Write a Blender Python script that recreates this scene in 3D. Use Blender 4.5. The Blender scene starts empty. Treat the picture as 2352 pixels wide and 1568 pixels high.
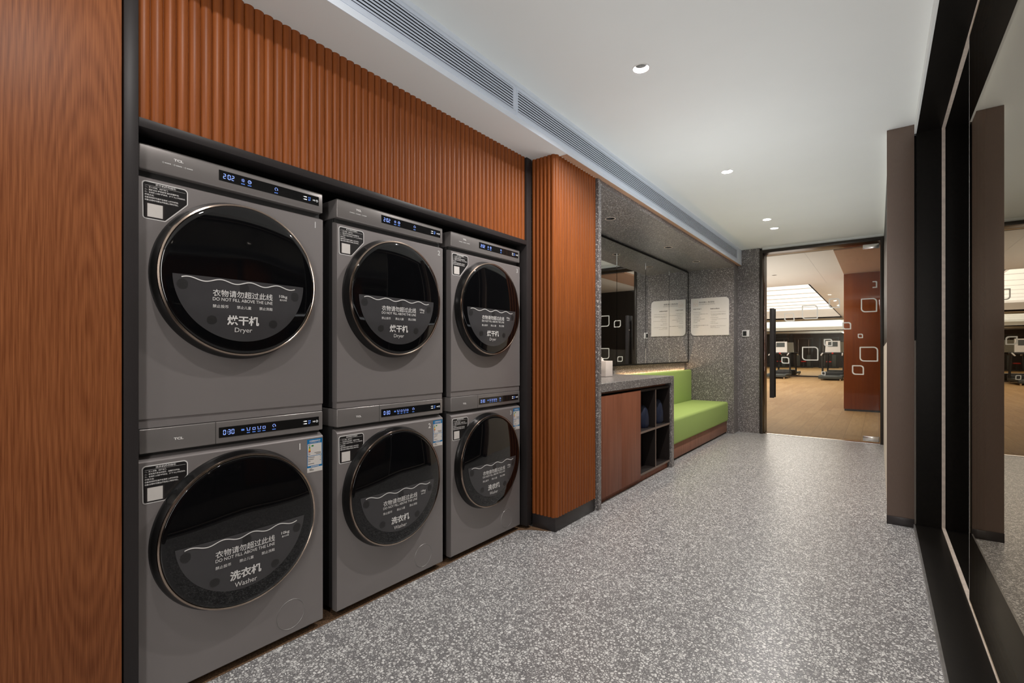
import bpy, bmesh, math, random
from mathutils import Vector, Matrix

# ------------------------------------------------------------------ camera, world, exposure
scene = bpy.context.scene
COL = scene.collection
random.seed(7)
R = math.radians

cam_data = bpy.data.cameras.new('camera')
cam = bpy.data.objects.new('camera', cam_data)
COL.objects.link(cam)
cam_data.sensor_width = 36.0
cam_data.lens = 17.0
cam_data.shift_y = 27.0 / 2352.0
cam_data.clip_start = 0.02
cam.location = (0.0, 0.0, 1.08)
cam.rotation_euler = (R(90), 0, math.atan(842 / (17.0 / 36 * 2352)))
scene.camera = cam

scene.view_settings.view_transform = 'Standard'
scene.view_settings.look = 'None'
scene.view_settings.gamma = 1.0
scene.view_settings.use_curve_mapping = False
scene.view_settings.exposure = 0.0

world = bpy.data.worlds.new('world')
scene.world = world
world.use_nodes = True
world.node_tree.nodes['Background'].inputs[0].default_value = (1.0, 0.97, 0.93, 1)
world.node_tree.nodes['Background'].inputs[1].default_value = 0.02


def lamp(name, kind, loc, power, color=(1, 1, 1), size=0.1, size_y=None, rot=(0, 0, 0), spread=180):
    d = bpy.data.lights.new(name, kind)
    d.energy = power
    d.color = color
    if kind == 'AREA':
        if size_y:
            d.shape = 'RECTANGLE'
            d.size, d.size_y = size, size_y
        else:
            d.shape = 'DISK'
            d.size = size
        d.spread = R(spread)
    else:
        d.shadow_soft_size = size
    o = bpy.data.objects.new(name, d)
    o.location = loc
    o.rotation_euler = rot
    COL.objects.link(o)
    return o


CEIL = 2.494       # corridor ceiling
SOF = 2.283        # soffit over the machines and the niche
FASC = -1.50       # fascia that carries the air grilles
MX = -1.76         # front plane of the machines
FARY = 7.20        # wall with the gym door
DL_X = -0.94
DL_Y = [2.30, 4.01, 5.70, 6.15]
WARM = (1.0, 0.955, 0.92)
# downlights of the corridor (the four seen, and the row carried on behind the camera)
for yy in DL_Y:
    lamp('downlight_lamp', 'AREA', (DL_X, yy, CEIL + 0.018), 28 if yy < 3 else 23 if yy < 5 else 14, WARM, 0.042)
for yy, pw in ((0.58, 8), (-1.1, 8), (-2.7, 14)):
    lamp('downlight_lamp', 'AREA', (DL_X, yy, CEIL - 0.004), pw, WARM, 0.07)
# upward fill added behind the camera, unseen
lamp('lobby_fill', 'AREA', (-0.45, -1.2, 1.45), 5, (1.0, 0.97, 0.94), 1.0, 2.0, (R(180), 0, 0))
# added fill lights without fixtures, brightening the ceiling along the corridor
lamp('ceiling_fill', 'AREA', (-0.58, 3.6, 1.20), 18, (0.97, 0.985, 1.0), 1.0, 5.6, (R(180), 0, 0))
lamp('ceiling_fill', 'AREA', (-1.0, 3.4, 1.5), 2.6, (0.97, 0.985, 1.0), 0.5, None, (R(180), 0, 0))
# unseen fill added behind the camera to lift the near surfaces
lamp('front_fill', 'AREA', (0.16, -1.0, 1.50), 21, (1.0, 0.975, 0.95), 0.24, 1.9, (R(84), 0, R(36)))
# weak warm lamps of the niche
for xx, yy in ((-1.843, 3.835), (-1.838, 5.26), (-1.84, 6.29)):
    lamp('niche_lamp', 'AREA', (xx, yy, 2.234), 2.7, (1.0, 0.77, 0.54), 0.05, None, (0, 0, 0), 110)
# gym lighting; the two upward fills are added to brighten its ceiling
lamp('gym_fill', 'AREA', (-2.6, 10.2, 1.2), 60, (1.0, 0.98, 0.93), 3.0, 4.0, (R(180), 0, 0))
lamp('gym_fill', 'AREA', (0.6, 18.0, 1.2), 80, (1.0, 0.98, 0.93), 2.5, 11.0, (R(180), 0, 0))
lamp('gym_light', 'AREA', (-4.6, 18.5, 2.85), 230, (1.0, 0.97, 0.92), 6.0, 11.0)
lamp('gym_light', 'AREA', (-1.75, 9.6, 2.55), 34, (1.0, 0.94, 0.85), 0.6, 2.6)

# ------------------------------------------------------------------ materials
MATS = {}


def nodes_of(name):
    m = bpy.data.materials.new(name)
    m.use_nodes = True
    nt = m.node_tree
    return m, nt, nt.nodes['Principled BSDF']


def N(nt, typ, **kw):
    n = nt.nodes.new(typ)
    for k, v in kw.items():
        setattr(n, k, v)
    return n


def L(nt, a, b):
    nt.links.new(a, b)


def plain(name, col, rough=0.5, metal=0.0, spec=0.5, noise=0.0, nscale=40, coat=0.0, bump=0.0, bscale=300, stretch=(1, 1, 1)):
    m, nt, b = nodes_of(name)
    b.inputs['Roughness'].default_value = rough
    b.inputs['Metallic'].default_value = metal
    b.inputs['Specular IOR Level'].default_value = spec
    b.inputs['Coat Weight'].default_value = coat
    b.inputs['Coat Roughness'].default_value = 0.05
    tc = N(nt, 'ShaderNodeTexCoord')
    mp = N(nt, 'ShaderNodeMapping')
    mp.inputs['Scale'].default_value = stretch
    L(nt, tc.outputs['Object'], mp.inputs['Vector'])
    if noise:
        nz = N(nt, 'ShaderNodeTexNoise')
        nz.inputs['Scale'].default_value = nscale
        nz.inputs['Detail'].default_value = 4
        L(nt, mp.outputs[0], nz.inputs['Vector'])
        r = N(nt, 'ShaderNodeValToRGB')
        r.color_ramp.elements[0].position = 0.3
        r.color_ramp.elements[1].position = 0.7
        r.color_ramp.elements[0].color = (*[c * (1 - noise) for c in col], 1)
        r.color_ramp.elements[1].color = (*[c * (1 + noise) for c in col], 1)
        L(nt, nz.outputs['Fac'], r.inputs[0])
        L(nt, r.outputs[0], b.inputs['Base Color'])
    else:
        b.inputs['Base Color'].default_value = (*col, 1)
    if bump:
        nb = N(nt, 'ShaderNodeTexNoise')
        nb.inputs['Scale'].default_value = bscale
        L(nt, mp.outputs[0], nb.inputs['Vector'])
        bp = N(nt, 'ShaderNodeBump')
        bp.inputs['Strength'].default_value = bump
        bp.inputs['Distance'].default_value = 0.002
        L(nt, nb.outputs['Fac'], bp.inputs['Height'])
        L(nt, bp.outputs[0], b.inputs['Normal'])
    MATS[name] = m
    return m


def glow(name, col, strength):
    m, nt, b = nodes_of(name)
    b.inputs['Base Color'].default_value = (*[min(1, c) for c in col], 1)
    b.inputs['Emission Color'].default_value = (*col, 1)
    b.inputs['Emission Strength'].default_value = strength
    MATS[name] = m
    return m


def terrazzo(name, matrix, mid, chip, s1, s2, cut1, cut2, rough, spec=0.5):
    m, nt, b = nodes_of(name)
    b.inputs['Roughness'].default_value = rough
    b.inputs['Specular IOR Level'].default_value = spec
    tc = N(nt, 'ShaderNodeTexCoord')
    nz = N(nt, 'ShaderNodeTexNoise')
    nz.inputs['Scale'].default_value = s1 * 1.3
    nz.inputs['Detail'].default_value = 2
    L(nt, tc.outputs['Object'], nz.inputs['Vector'])
    sub = N(nt, 'ShaderNodeVectorMath', operation='SUBTRACT')
    L(nt, nz.outputs['Color'], sub.inputs[0])
    sub.inputs[1].default_value = (0.5, 0.5, 0.5)
    sc = N(nt, 'ShaderNodeVectorMath', operation='SCALE')
    L(nt, sub.outputs[0], sc.inputs[0])
    sc.inputs['Scale'].default_value = 0.55 / s1
    add = N(nt, 'ShaderNodeVectorMath', operation='ADD')
    L(nt, tc.outputs['Object'], add.inputs[0])
    L(nt, sc.outputs[0], add.inputs[1])

    def layer(scale, cut, edge):
        ve = N(nt, 'ShaderNodeTexVoronoi', feature='DISTANCE_TO_EDGE')
        vc = N(nt, 'ShaderNodeTexVoronoi', feature='F1')
        for v in (ve, vc):
            v.inputs['Scale'].default_value = scale
            L(nt, add.outputs[0], v.inputs['Vector'])
        sp = N(nt, 'ShaderNodeSeparateColor')
        L(nt, vc.outputs['Color'], sp.inputs[0])
        # threshold rises with the cell's own random number, so chips come in all sizes and some cells hold none
        th = N(nt, 'ShaderNodeMapRange')
        th.inputs['From Min'].default_value = 0.0
        th.inputs['From Max'].default_value = 1.0
        th.inputs['To Min'].default_value = edge
        th.inputs['To Max'].default_value = edge + cut
        L(nt, sp.outputs['Red'], th.inputs['Value'])
        d = N(nt, 'ShaderNodeMath', operation='SUBTRACT')
        L(nt, ve.outputs['Distance'], d.inputs[0])
        L(nt, th.outputs[0], d.inputs[1])
        k = N(nt, 'ShaderNodeMapRange')
        k.inputs['From Min'].default_value = -0.008
        k.inputs['From Max'].default_value = 0.014
        L(nt, d.outputs[0], k.inputs['Value'])
        return k.outputs[0], sp.outputs['Green']

    k1, g1 = layer(s1, cut1, 0.05)
    k2, g2 = layer(s2, cut2, 0.05)
    base = N(nt, 'ShaderNodeMix', data_type='RGBA')
    base.inputs['A'].default_value = (*matrix, 1)
    base.inputs['B'].default_value = (*mid, 1)
    L(nt, k2, base.inputs['Factor'])
    cc = N(nt, 'ShaderNodeMix', data_type='RGBA')
    cc.inputs['A'].default_value = (*[c * 0.62 for c in chip], 1)
    cc.inputs['B'].default_value = (*chip, 1)
    L(nt, g1, cc.inputs['Factor'])
    out = N(nt, 'ShaderNodeMix', data_type='RGBA')
    L(nt, k1, out.inputs['Factor'])
    L(nt, base.outputs['Result'], out.inputs['A'])
    L(nt, cc.outputs['Result'], out.inputs['B'])
    L(nt, out.outputs['Result'], b.inputs['Base Color'])
    MATS[name] = m
    return m


def wood(name, dark, light, rough=0.45, scale=(45, 45, 1.6), contrast=(0.3, 0.75), spec=0.2):
    m, nt, b = nodes_of(name)
    b.inputs['Roughness'].default_value = rough
    b.inputs['Specular IOR Level'].default_value = spec
    tc = N(nt, 'ShaderNodeTexCoord')
    mp = N(nt, 'ShaderNodeMapping')
    mp.inputs['Scale'].default_value = scale
    L(nt, tc.outputs['Object'], mp.inputs['Vector'])
    nz = N(nt, 'ShaderNodeTexNoise')
    nz.inputs['Scale'].default_value = 1.0
    nz.inputs['Detail'].default_value = 6
    nz.inputs['Roughness'].default_value = 0.65
    L(nt, mp.outputs[0], nz.inputs['Vector'])
    r = N(nt, 'ShaderNodeValToRGB')
    r.color_ramp.elements[0].position = contrast[0]
    r.color_ramp.elements[1].position = contrast[1]
    r.color_ramp.elements[0].color = (*dark, 1)
    r.color_ramp.elements[1].color = (*light, 1)
    L(nt, nz.outputs['Fac'], r.inputs[0])
    L(nt, r.outputs[0], b.inputs['Base Color'])
    MATS[name] = m
    return m


def cathedral_wood(name, dark, light):
    """flat-sawn veneer: tall nested arches of grain above straight side grain"""
    m, nt, b = nodes_of(name)
    b.inputs['Roughness'].default_value = 0.42
    b.inputs['Specular IOR Level'].default_value = 0.18
    tc = N(nt, 'ShaderNodeTexCoord')
    nz = N(nt, 'ShaderNodeTexNoise')
    nz.inputs['Scale'].default_value = 1.0
    nz.inputs['Detail'].default_value = 4
    wm = N(nt, 'ShaderNodeMapping')
    wm.inputs['Scale'].default_value = (1, 9.0, 3.2)
    L(nt, tc.outputs['Object'], wm.inputs['Vector'])
    L(nt, wm.outputs[0], nz.inputs['Vector'])
    mp = N(nt, 'ShaderNodeMapping')
    mp.inputs['Location'].default_value = (0, -0.350 * 1.0, -1.05 * 0.10)
    mp.inputs['Scale'].default_value = (0, 1.0, 0.10)
    L(nt, tc.outputs['Object'], mp.inputs['Vector'])
    ln = N(nt, 'ShaderNodeVectorMath', operation='LENGTH')
    L(nt, mp.outputs[0], ln.inputs[0])
    m1 = N(nt, 'ShaderNodeMath', operation='MULTIPLY_ADD')
    L(nt, nz.outputs['Fac'], m1.inputs[0])
    m1.inputs[1].default_value = 0.016
    L(nt, ln.outputs['Value'], m1.inputs[2])
    m2 = N(nt, 'ShaderNodeMath', operation='MULTIPLY')
    L(nt, m1.outputs[0], m2.inputs[0])
    m2.inputs[1].default_value = 2 * math.pi * 84
    sn = N(nt, 'ShaderNodeMath', operation='SINE')
    L(nt, m2.outputs[0], sn.inputs[0])
    fine = N(nt, 'ShaderNodeTexNoise')
    fm = N(nt, 'ShaderNodeMapping')
    fm.inputs['Scale'].default_value = (1, 420, 9)
    L(nt, tc.outputs['Object'], fm.inputs['Vector'])
    L(nt, fm.outputs[0], fine.inputs['Vector'])
    fine.inputs['Scale'].default_value = 1.0
    fine.inputs['Detail'].default_value = 3
    blotch = N(nt, 'ShaderNodeTexNoise')
    blotch.inputs['Scale'].default_value = 4.0
    L(nt, tc.outputs['Object'], blotch.inputs['Vector'])
    a1 = N(nt, 'ShaderNodeMath', operation='MULTIPLY_ADD')
    L(nt, sn.outputs[0], a1.inputs[0])
    a1.inputs[1].default_value = 0.085
    L(nt, fine.outputs['Fac'], a1.inputs[2])
    a2 = N(nt, 'ShaderNodeMath', operation='MULTIPLY_ADD')
    L(nt, blotch.outputs['Fac'], a2.inputs[0])
    a2.inputs[1].default_value = 0.35
    L(nt, a1.outputs[0], a2.inputs[2])
    r = N(nt, 'ShaderNodeValToRGB')
    r.color_ramp.elements[0].position = 0.35
    r.color_ramp.elements[1].position = 0.95
    r.color_ramp.elements[0].color = (*dark, 1)
    r.color_ramp.elements[1].color = (*light, 1)
    L(nt, a2.outputs[0], r.inputs[0])
    L(nt, r.outputs[0], b.inputs['Base Color'])
    MATS[name] = m
    return m


def planks(name, dark, light):
    m, nt, b = nodes_of(name)
    b.inputs['Roughness'].default_value = 0.6
    b.inputs['Specular IOR Level'].default_value = 0.2
    tc = N(nt, 'ShaderNodeTexCoord')
    mp = N(nt, 'ShaderNodeMapping')
    mp.inputs['Rotation'].default_value = (0, 0, R(90))
    L(nt, tc.outputs['Object'], mp.inputs['Vector'])
    br = N(nt, 'ShaderNodeTexBrick')
    br.inputs['Scale'].default_value = 1.0
    br.inputs['Brick Width'].default_value = 1.2
    br.inputs['Row Height'].default_value = 0.18
    br.inputs['Mortar Size'].default_value = 0.0015
    br.inputs['Color1'].default_value = (*dark, 1)
    br.inputs['Color2'].default_value = (*light, 1)
    br.inputs['Mortar'].default_value = (*[c * 0.55 for c in dark], 1)
    L(nt, mp.outputs[0], br.inputs['Vector'])
    nz = N(nt, 'ShaderNodeTexNoise')
    ns = N(nt, 'ShaderNodeMapping')
    ns.inputs['Scale'].default_value = (3, 25, 1)
    L(nt, mp.outputs[0], ns.inputs['Vector'])
    L(nt, ns.outputs[0], nz.inputs['Vector'])
    nz.inputs['Scale'].default_value = 1.0
    nz.inputs['Detail'].default_value = 5
    mx = N(nt, 'ShaderNodeMix', data_type='RGBA', blend_type='MULTIPLY')
    r = N(nt, 'ShaderNodeValToRGB')
    r.color_ramp.elements[0].color = (0.72, 0.68, 0.62, 1)
    r.color_ramp.elements[1].color = (1.1, 1.1, 1.1, 1)
    L(nt, nz.outputs['Fac'], r.inputs[0])
    mx.inputs['Factor'].default_value = 1.0
    L(nt, br.outputs['Color'], mx.inputs['A'])
    L(nt, r.outputs[0], mx.inputs['B'])
    L(nt, mx.outputs['Result'], b.inputs['Base Color'])
    MATS[name] = m
    return m


def glass(name, ior, tint=(1, 1, 1), haze=0.0, refl=(1, 1, 1)):
    """clear sheet: see-through with a Fresnel reflection"""
    m = bpy.data.materials.new(name)
    m.use_nodes = True
    nt = m.node_tree
    nt.nodes.clear()
    out = N(nt, 'ShaderNodeOutputMaterial')
    tr = N(nt, 'ShaderNodeBsdfTransparent')
    tr.inputs[0].default_value = (*tint, 1)
    gl = N(nt, 'ShaderNodeBsdfGlossy')
    gl.inputs['Roughness'].default_value = haze
    gl.inputs['Color'].default_value = (*refl, 1)
    fr = N(nt, 'ShaderNodeFresnel')
    fr.inputs['IOR'].default_value = ior
    mx = N(nt, 'ShaderNodeMixShader')
    L(nt, fr.outputs[0], mx.inputs[0])
    L(nt, tr.outputs[0], mx.inputs[1])
    L(nt, gl.outputs[0], mx.inputs[2])
    L(nt, mx.outputs[0], out.inputs[0])
    MATS[name] = m
    return m


terrazzo('terrazzo_floor', (0.150, 0.147, 0.149), (0.31, 0.304, 0.302), (0.77, 0.765, 0.745), 92, 200, 0.25, 0.22, 0.30, 0.4)
terrazzo('terrazzo_wall', (0.118, 0.107, 0.106), (0.215, 0.198, 0.195), (0.72, 0.69, 0.66), 135, 280, 0.60, 0.42, 0.30, 0.5)
plain('screed', (0.13, 0.072, 0.035), 0.85, noise=0.6, nscale=160, bump=0.5, bscale=180)
plain('ceiling_paint', (0.785, 0.805, 0.785), 0.9, noise=0.01, nscale=3)
plain('fascia_cool_tint', (0.78, 0.84, 0.92), 0.7, noise=0.01, nscale=3)  # cool light on the white fascia is mixed into its colour
plain('grille_cool_tint', (0.70, 0.77, 0.88), 0.45, noise=0.01, nscale=20)  # white grille, with the blue cast of the light put in the colour
plain('grille_dark', (0.03, 0.032, 0.037), 0.8, noise=0.05)
wood('flute_wood', (0.195, 0.050, 0.010), (0.325, 0.092, 0.020), 0.4, (70, 70, 2.2), spec=0.25)
cathedral_wood('panel_wood', (0.150, 0.042, 0.013), (0.325, 0.112, 0.040))
wood('cabinet_wood', (0.185, 0.060, 0.028), (0.310, 0.108, 0.058), 0.42, (60, 60, 1.8))
wood('bench_wood', (0.20, 0.085, 0.052), (0.33, 0.155, 0.10), 0.42, (60, 60, 2.0))
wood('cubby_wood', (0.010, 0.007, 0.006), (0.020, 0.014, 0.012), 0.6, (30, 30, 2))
wood('gym_block_wood', (0.23, 0.050, 0.006), (0.33, 0.082, 0.012), 0.4, (18, 18, 0.7))
wood('veneer_reflection_tan', (0.42, 0.25, 0.16), (0.48, 0.29, 0.185), 0.5, (30, 3, 3))  # veneer strip, and the reflection painted on the gym ceiling
plain('frame_black', (0.030, 0.026, 0.026), 0.42, spec=0.2, noise=0.08, nscale=30, stretch=(30, 30, 1))
plain('portal_black', (0.007, 0.006, 0.005), 0.38, spec=0.10, noise=0.2, nscale=60)
plain('alcove_black', (0.006, 0.006, 0.006), 0.7, noise=0.1)
plain('skirting_black', (0.028, 0.023, 0.023), 0.35, noise=0.15, nscale=12)
plain('bronze_frame', (0.035, 0.028, 0.022), 0.3, metal=0.3, noise=0.08, nscale=20)
plain('machine_grey', (0.255, 0.232, 0.226), 0.38, metal=0.3, noise=0.03, nscale=900)
plain('machine_console', (0.255, 0.235, 0.226), 0.25, metal=0.4, noise=0.02, nscale=600)
plain('machine_side', (0.022, 0.021, 0.021), 0.45, noise=0.05)
plain('groove_dark', (0.020, 0.019, 0.018), 0.5, noise=0.05)
plain('door_black', (0.006, 0.006, 0.006), 0.22, noise=0.05)
plain('door_glass_black', (0.003, 0.003, 0.0035), 0.03, noise=0.05, coat=0.2)
plain('ring_bronze', (0.42, 0.335, 0.275), 0.18, metal=1.0, noise=0.03)
plain('film_grey', (0.050, 0.048, 0.050), 0.25, noise=0.06, nscale=15)
plain('film_dot', (0.022, 0.021, 0.021), 0.4, noise=0.3, nscale=500)
plain('print_white', (0.72, 0.70, 0.68), 0.5, noise=0.02)
plain('print_grey', (0.58, 0.57, 0.56), 0.4, noise=0.02)
plain('label_black', (0.012, 0.011, 0.011), 0.35, noise=0.05)
plain('label_paper', (0.66, 0.62, 0.58), 0.5, noise=0.02)
plain('label_blue', (0.0, 0.16, 0.40), 0.45, noise=0.02)
plain('label_green', (0.03, 0.25, 0.05), 0.5, noise=0.02)
plain('label_yellow', (0.75, 0.45, 0.02), 0.5, noise=0.02)
plain('label_red', (0.45, 0.05, 0.03), 0.5, noise=0.02)
plain('print_ink', (0.10, 0.095, 0.095), 0.6, noise=0.02)
plain('print_copper', (0.55, 0.33, 0.2), 0.5, noise=0.02)
plain('display_black', (0.010, 0.010, 0.010), 0.08, noise=0.03)
glow('digit_blue', (0.28, 0.42, 1.0), 0.75)
glow('digit_blue_dim', (0.10, 0.24, 0.75), 0.28)
glow('digit_white', (0.9, 0.9, 0.9), 0.5)
plain('green_fabric', (0.310, 0.430, 0.118), 0.9, noise=0.10, nscale=900, bump=0.25, bscale=900)
plain('mirror_silver', (0.86, 0.87, 0.86), 0.0, metal=1.0, noise=0.005)
plain('gym_mirror', (0.70, 0.73, 0.70), 0.0, metal=1.0, noise=0.005)
plain('sign_white', (0.68, 0.655, 0.63), 0.45, noise=0.01)
plain('tissue_box_white', (0.80, 0.72, 0.66), 0.35, noise=0.01)
plain('tissue_paper', (0.85, 0.80, 0.76), 0.9, noise=0.02)
plain('plastic_white', (0.75, 0.74, 0.72), 0.4, noise=0.01)
plain('screen_dark', (0.03, 0.033, 0.032), 0.12, noise=0.03)
plain('chrome', (0.75, 0.73, 0.70), 0.2, metal=1.0, noise=0.03)
plain('reflector', (0.022, 0.022, 0.0215), 0.45, metal=0.0, spec=0.15, noise=0.03)
plain('copper_trim', (0.80, 0.66, 0.55), 0.4, metal=0.1, noise=0.03)
plain('gasket_white', (0.62, 0.53, 0.45), 0.5, noise=0.12, nscale=40)
plain('brown_laminate', (0.160, 0.113, 0.088), 0.45, noise=0.10, nscale=60, stretch=(18, 18, 0.6))
plain('cream_paint', (0.62, 0.54, 0.45), 0.6, noise=0.02)
plain('bag_blue', (0.0035, 0.009, 0.032), 0.6, noise=0.3, nscale=20)
plain('steel_edge', (0.30, 0.29, 0.28), 0.4, metal=0.7, noise=0.15, nscale=30)
plain('lobby_wall', (0.62, 0.56, 0.50), 0.8, noise=0.02)
plain('dark_room', (0.015, 0.014, 0.013), 0.8, noise=0.1)
planks('gym_vinyl', (0.43, 0.265, 0.112), (0.50, 0.325, 0.150))
plain('gym_ceiling', (0.80, 0.78, 0.73), 0.6, noise=0.02, nscale=2)
glow('coffer_light', (1.0, 0.97, 0.92), 1.0)
plain('coffer_line', (0.62, 0.61, 0.59), 0.6, noise=0.02)
plain('gym_wall_dark', (0.035, 0.03, 0.026), 0.5, noise=0.3, nscale=6, stretch=(1, 1, 0.1))
plain('gym_wall_tan', (0.30, 0.20, 0.11), 0.5, noise=0.15, nscale=5, stretch=(1, 1, 0.2))
plain('rubber_black', (0.020, 0.022, 0.022), 0.6, noise=0.1)
plain('tread_grey', (0.055, 0.065, 0.062), 0.6, noise=0.1)
plain('console_white', (0.72, 0.70, 0.66), 0.4, noise=0.02)
plain('red_plastic', (0.6, 0.03, 0.02), 0.4, noise=0.02)
glow('lens_glow', (1.0, 0.97, 0.92), 3.0)
glow('led_warm', (1.0, 0.60, 0.25), 1.5)
glass('clear_glass', 1.33, (0.97, 0.975, 0.97))
glass('partition_glass', 2.1, (0.45, 0.43, 0.40), 0.0, (1.0, 0.92, 0.80))
plain('decal_white', (0.80, 0.78, 0.72), 0.6, noise=0.02)


# ------------------------------------------------------------------ mesh helpers
class MB:
    """collects shapes, each with a material, and links them as ONE mesh object"""

    def __init__(self):
        self.v, self.f, self.m, self.mats = [], [], [], []
        self.smooth = []

    def mi(self, mat):
        if mat not in self.mats:
            self.mats.append(mat)
        return self.mats.index(mat)

    def add(self, verts, faces, mat, smooth=False):
        o = len(self.v)
        self.v.extend([tuple(p) for p in verts])
        k = self.mi(mat)
        for f in faces:
            self.f.append([i + o for i in f])
            self.m.append(k)
            self.smooth.append(smooth)
        return self

    def from_bm(self, bm, mat, smooth=False):
        bm.verts.index_update()
        self.add([v.co[:] for v in bm.verts], [[v.index for v in f.verts] for f in bm.faces], mat, smooth)
        bm.free()
        return self

    def box(self, x0, x1, y0, y1, z0, z1, mat, bevel=0.0, seg=2):
        bm = bmesh.new()
        bmesh.ops.create_cube(bm, size=1)
        for v in bm.verts:
            v.co = Vector(((x0 + x1) / 2 + v.co.x * (x1 - x0), (y0 + y1) / 2 + v.co.y * (y1 - y0), (z0 + z1) / 2 + v.co.z * (z1 - z0)))
        if bevel:
            bmesh.ops.bevel(bm, geom=bm.edges[:], offset=bevel, segments=seg, profile=0.5, affect='EDGES')
        return self.from_bm(bm, mat, bevel > 0 and seg > 1)

    def prism_y(self, prof, y0, y1, mat):
        """profile of (x, z) points, counter-clockwise seen from -y, swept along y"""
        n = len(prof)
        vs = [(x, y0, z) for x, z in prof] + [(x, y1, z) for x, z in prof]
        fs = [[i, (i + 1) % n, n + (i + 1) % n, n + i] for i in range(n)]
        fs += [list(range(n))[::-1], [n + i for i in range(n)]]
        return self.add(vs, fs, mat)

    def prism_x(self, prof, x0, x1, mat, caps=True):
        """profile of (y, z) points swept along x (front face at x1)"""
        n = len(prof)
        vs = [(x0, y, z) for y, z in prof] + [(x1, y, z) for y, z in prof]
        fs = [[i, (i + 1) % n, n + (i + 1) % n, n + i] for i in range(n)]
        if caps:
            fs += [list(range(n))[::-1], [n + i for i in range(n)]]
        return self.add(vs, fs, mat)

    def prism_z(self, prof, z0, z1, mat, smooth=False):
        n = len(prof)
        vs = [(x, y, z0) for x, y in prof] + [(x, y, z1) for x, y in prof]
        fs = [[i, (i + 1) % n, n + (i + 1) % n, n + i] for i in range(n)]
        self.add(vs, fs, mat, smooth)
        return self.add(vs, [list(range(n))[::-1], [n + i for i in range(n)]], mat)

    def lathe_x(self, cy, cz, prof, mat, seg=96, smooth=True):
        """profile of (radius, x) turned about the x axis through (cy, cz)"""
        vs, fs = [], []
        for r, x in prof:
            for s in range(seg):
                a = 2 * math.pi * s / seg
                vs.append((x, cy + r * math.cos(a), cz + r * math.sin(a)))
        for i in range(len(prof) - 1):
            for s in range(seg):
                t = (s + 1) % seg
                fs.append([i * seg + s, i * seg + t, (i + 1) * seg + t, (i + 1) * seg + s])
        return self.add(vs, fs, mat, smooth)

    def lathe_z(self, cx, cy, prof, mat, seg=40, smooth=True):
        vs, fs = [], []
        for r, z in prof:
            for s in range(seg):
                a = 2 * math.pi * s / seg
                vs.append((cx + r * math.cos(a), cy + r * math.sin(a), z))
        for i in range(len(prof) - 1):
            for s in range(seg):
                t = (s + 1) % seg
                fs.append([i * seg + s, i * seg + t, (i + 1) * seg + t, (i + 1) * seg + s])
        return self.add(vs, fs, mat, smooth)

    def tube(self, pts, rad, mat, seg=10):
        vs, fs = [], []
        P = [Vector(p) for p in pts]
        for i, p in enumerate(P):
            d = (P[min(i + 1, len(P) - 1)] - P[max(i - 1, 0)]).normalized()
            up = Vector((0, 0, 1)) if abs(d.z) < 0.9 else Vector((1, 0, 0))
            a = d.cross(up).normalized()
            b = d.cross(a)
            for s in range(seg):
                t = 2 * math.pi * s / seg
                vs.append(p + a * rad * math.cos(t) + b * rad * math.sin(t))
        for i in range(len(P) - 1):
            for s in range(seg):
                t = (s + 1) % seg
                fs.append([i * seg + s, i * seg + t, (i + 1) * seg + t, (i + 1) * seg + s])
        fs += [list(range(seg))[::-1], [(len(P) - 1) * seg + s for s in range(seg)]]
        return self.add(vs, fs, mat, True)

    def build(self, name, parent=None, sharp=40):
        me = bpy.data.meshes.new(name)
        me.from_pydata(self.v, [], self.f)
        for mt in self.mats:
            me.materials.append(MATS[mt])
        me.polygons.foreach_set('material_index', self.m)
        me.polygons.foreach_set('use_smooth', self.smooth)
        me.update()
        if any(self.smooth):
            me.set_sharp_from_angle(angle=R(sharp))
        bm = bmesh.new()
        bm.from_mesh(me)
        bmesh.ops.recalc_face_normals(bm, faces=bm.faces)
        bm.to_mesh(me)
        bm.free()
        o = bpy.data.objects.new(name, me)
        COL.objects.link(o)
        if parent:
            o.parent = parent
        return o


_txt = bpy.data.curves.new('lettering_source', 'FONT')
_txt.resolution_u = 3
_txo = bpy.data.objects.new('lettering_source', _txt)
COL.objects.link(_txo)
_cache = {}


def glyphs(body, bold):
    key = (body, bold)
    if key not in _cache:
        _txt.body = body
        _txt.size = 1.0
        _txt.offset = bold
        dg = bpy.context.evaluated_depsgraph_get()
        dg.update()
        me = bpy.data.meshes.new_from_object(_txo.evaluated_get(dg))
        _cache[key] = ([tuple(v.co) for v in me.vertices], [list(p.vertices) for p in me.polygons])
        bpy.data.meshes.remove(me)
    return _cache[key]


def text(mb, body, y, z, height, mat, x=0.0, width=None, align='l', bold=0.0, fn=None, plane='x'):
    """lay lettering; z is the middle of the line, height the full glyph height; fn(y, z) gives x on a curved face.
    plane 'x': reads along +y on a face that looks to +x; plane 'y': reads along +x on a face that looks to -y."""
    vs, fs = glyphs(body, bold)
    if not vs:
        return
    xs = [v[0] for v in vs]
    ys = [v[1] for v in vs]
    x0, x1, y0, y1 = min(xs), max(xs), min(ys), max(ys)
    s = height / (y1 - y0)
    sx = width / (x1 - x0) if width else s
    w = (x1 - x0) * sx
    o = {'l': 0, 'c': -w / 2, 'r': -w}[align]
    out = []
    for a, b_, _ in vs:
        yy = y + o + (a - x0) * sx
        zz = z + (b_ - (y0 + y1) / 2) * s
        if plane == 'x':
            out.append((fn(yy, zz) if fn else x, yy, zz))
        else:
            out.append((yy, x, zz))
    mb.add(out, fs, mat)


def empty(name, loc=(0, 0, 0)):
    o = bpy.data.objects.new(name, None)
    o.location = loc
    o.empty_display_size = 0.1
    COL.objects.link(o)
    return o


def tag(o, label, cat, group=None):
    o['label'] = label
    o['category'] = cat
    if group:
        o['group'] = group
    return o


def struct(o, label=None):
    o['kind'] = 'structure'
    if label:
        o['label'] = label
    return o


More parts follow.
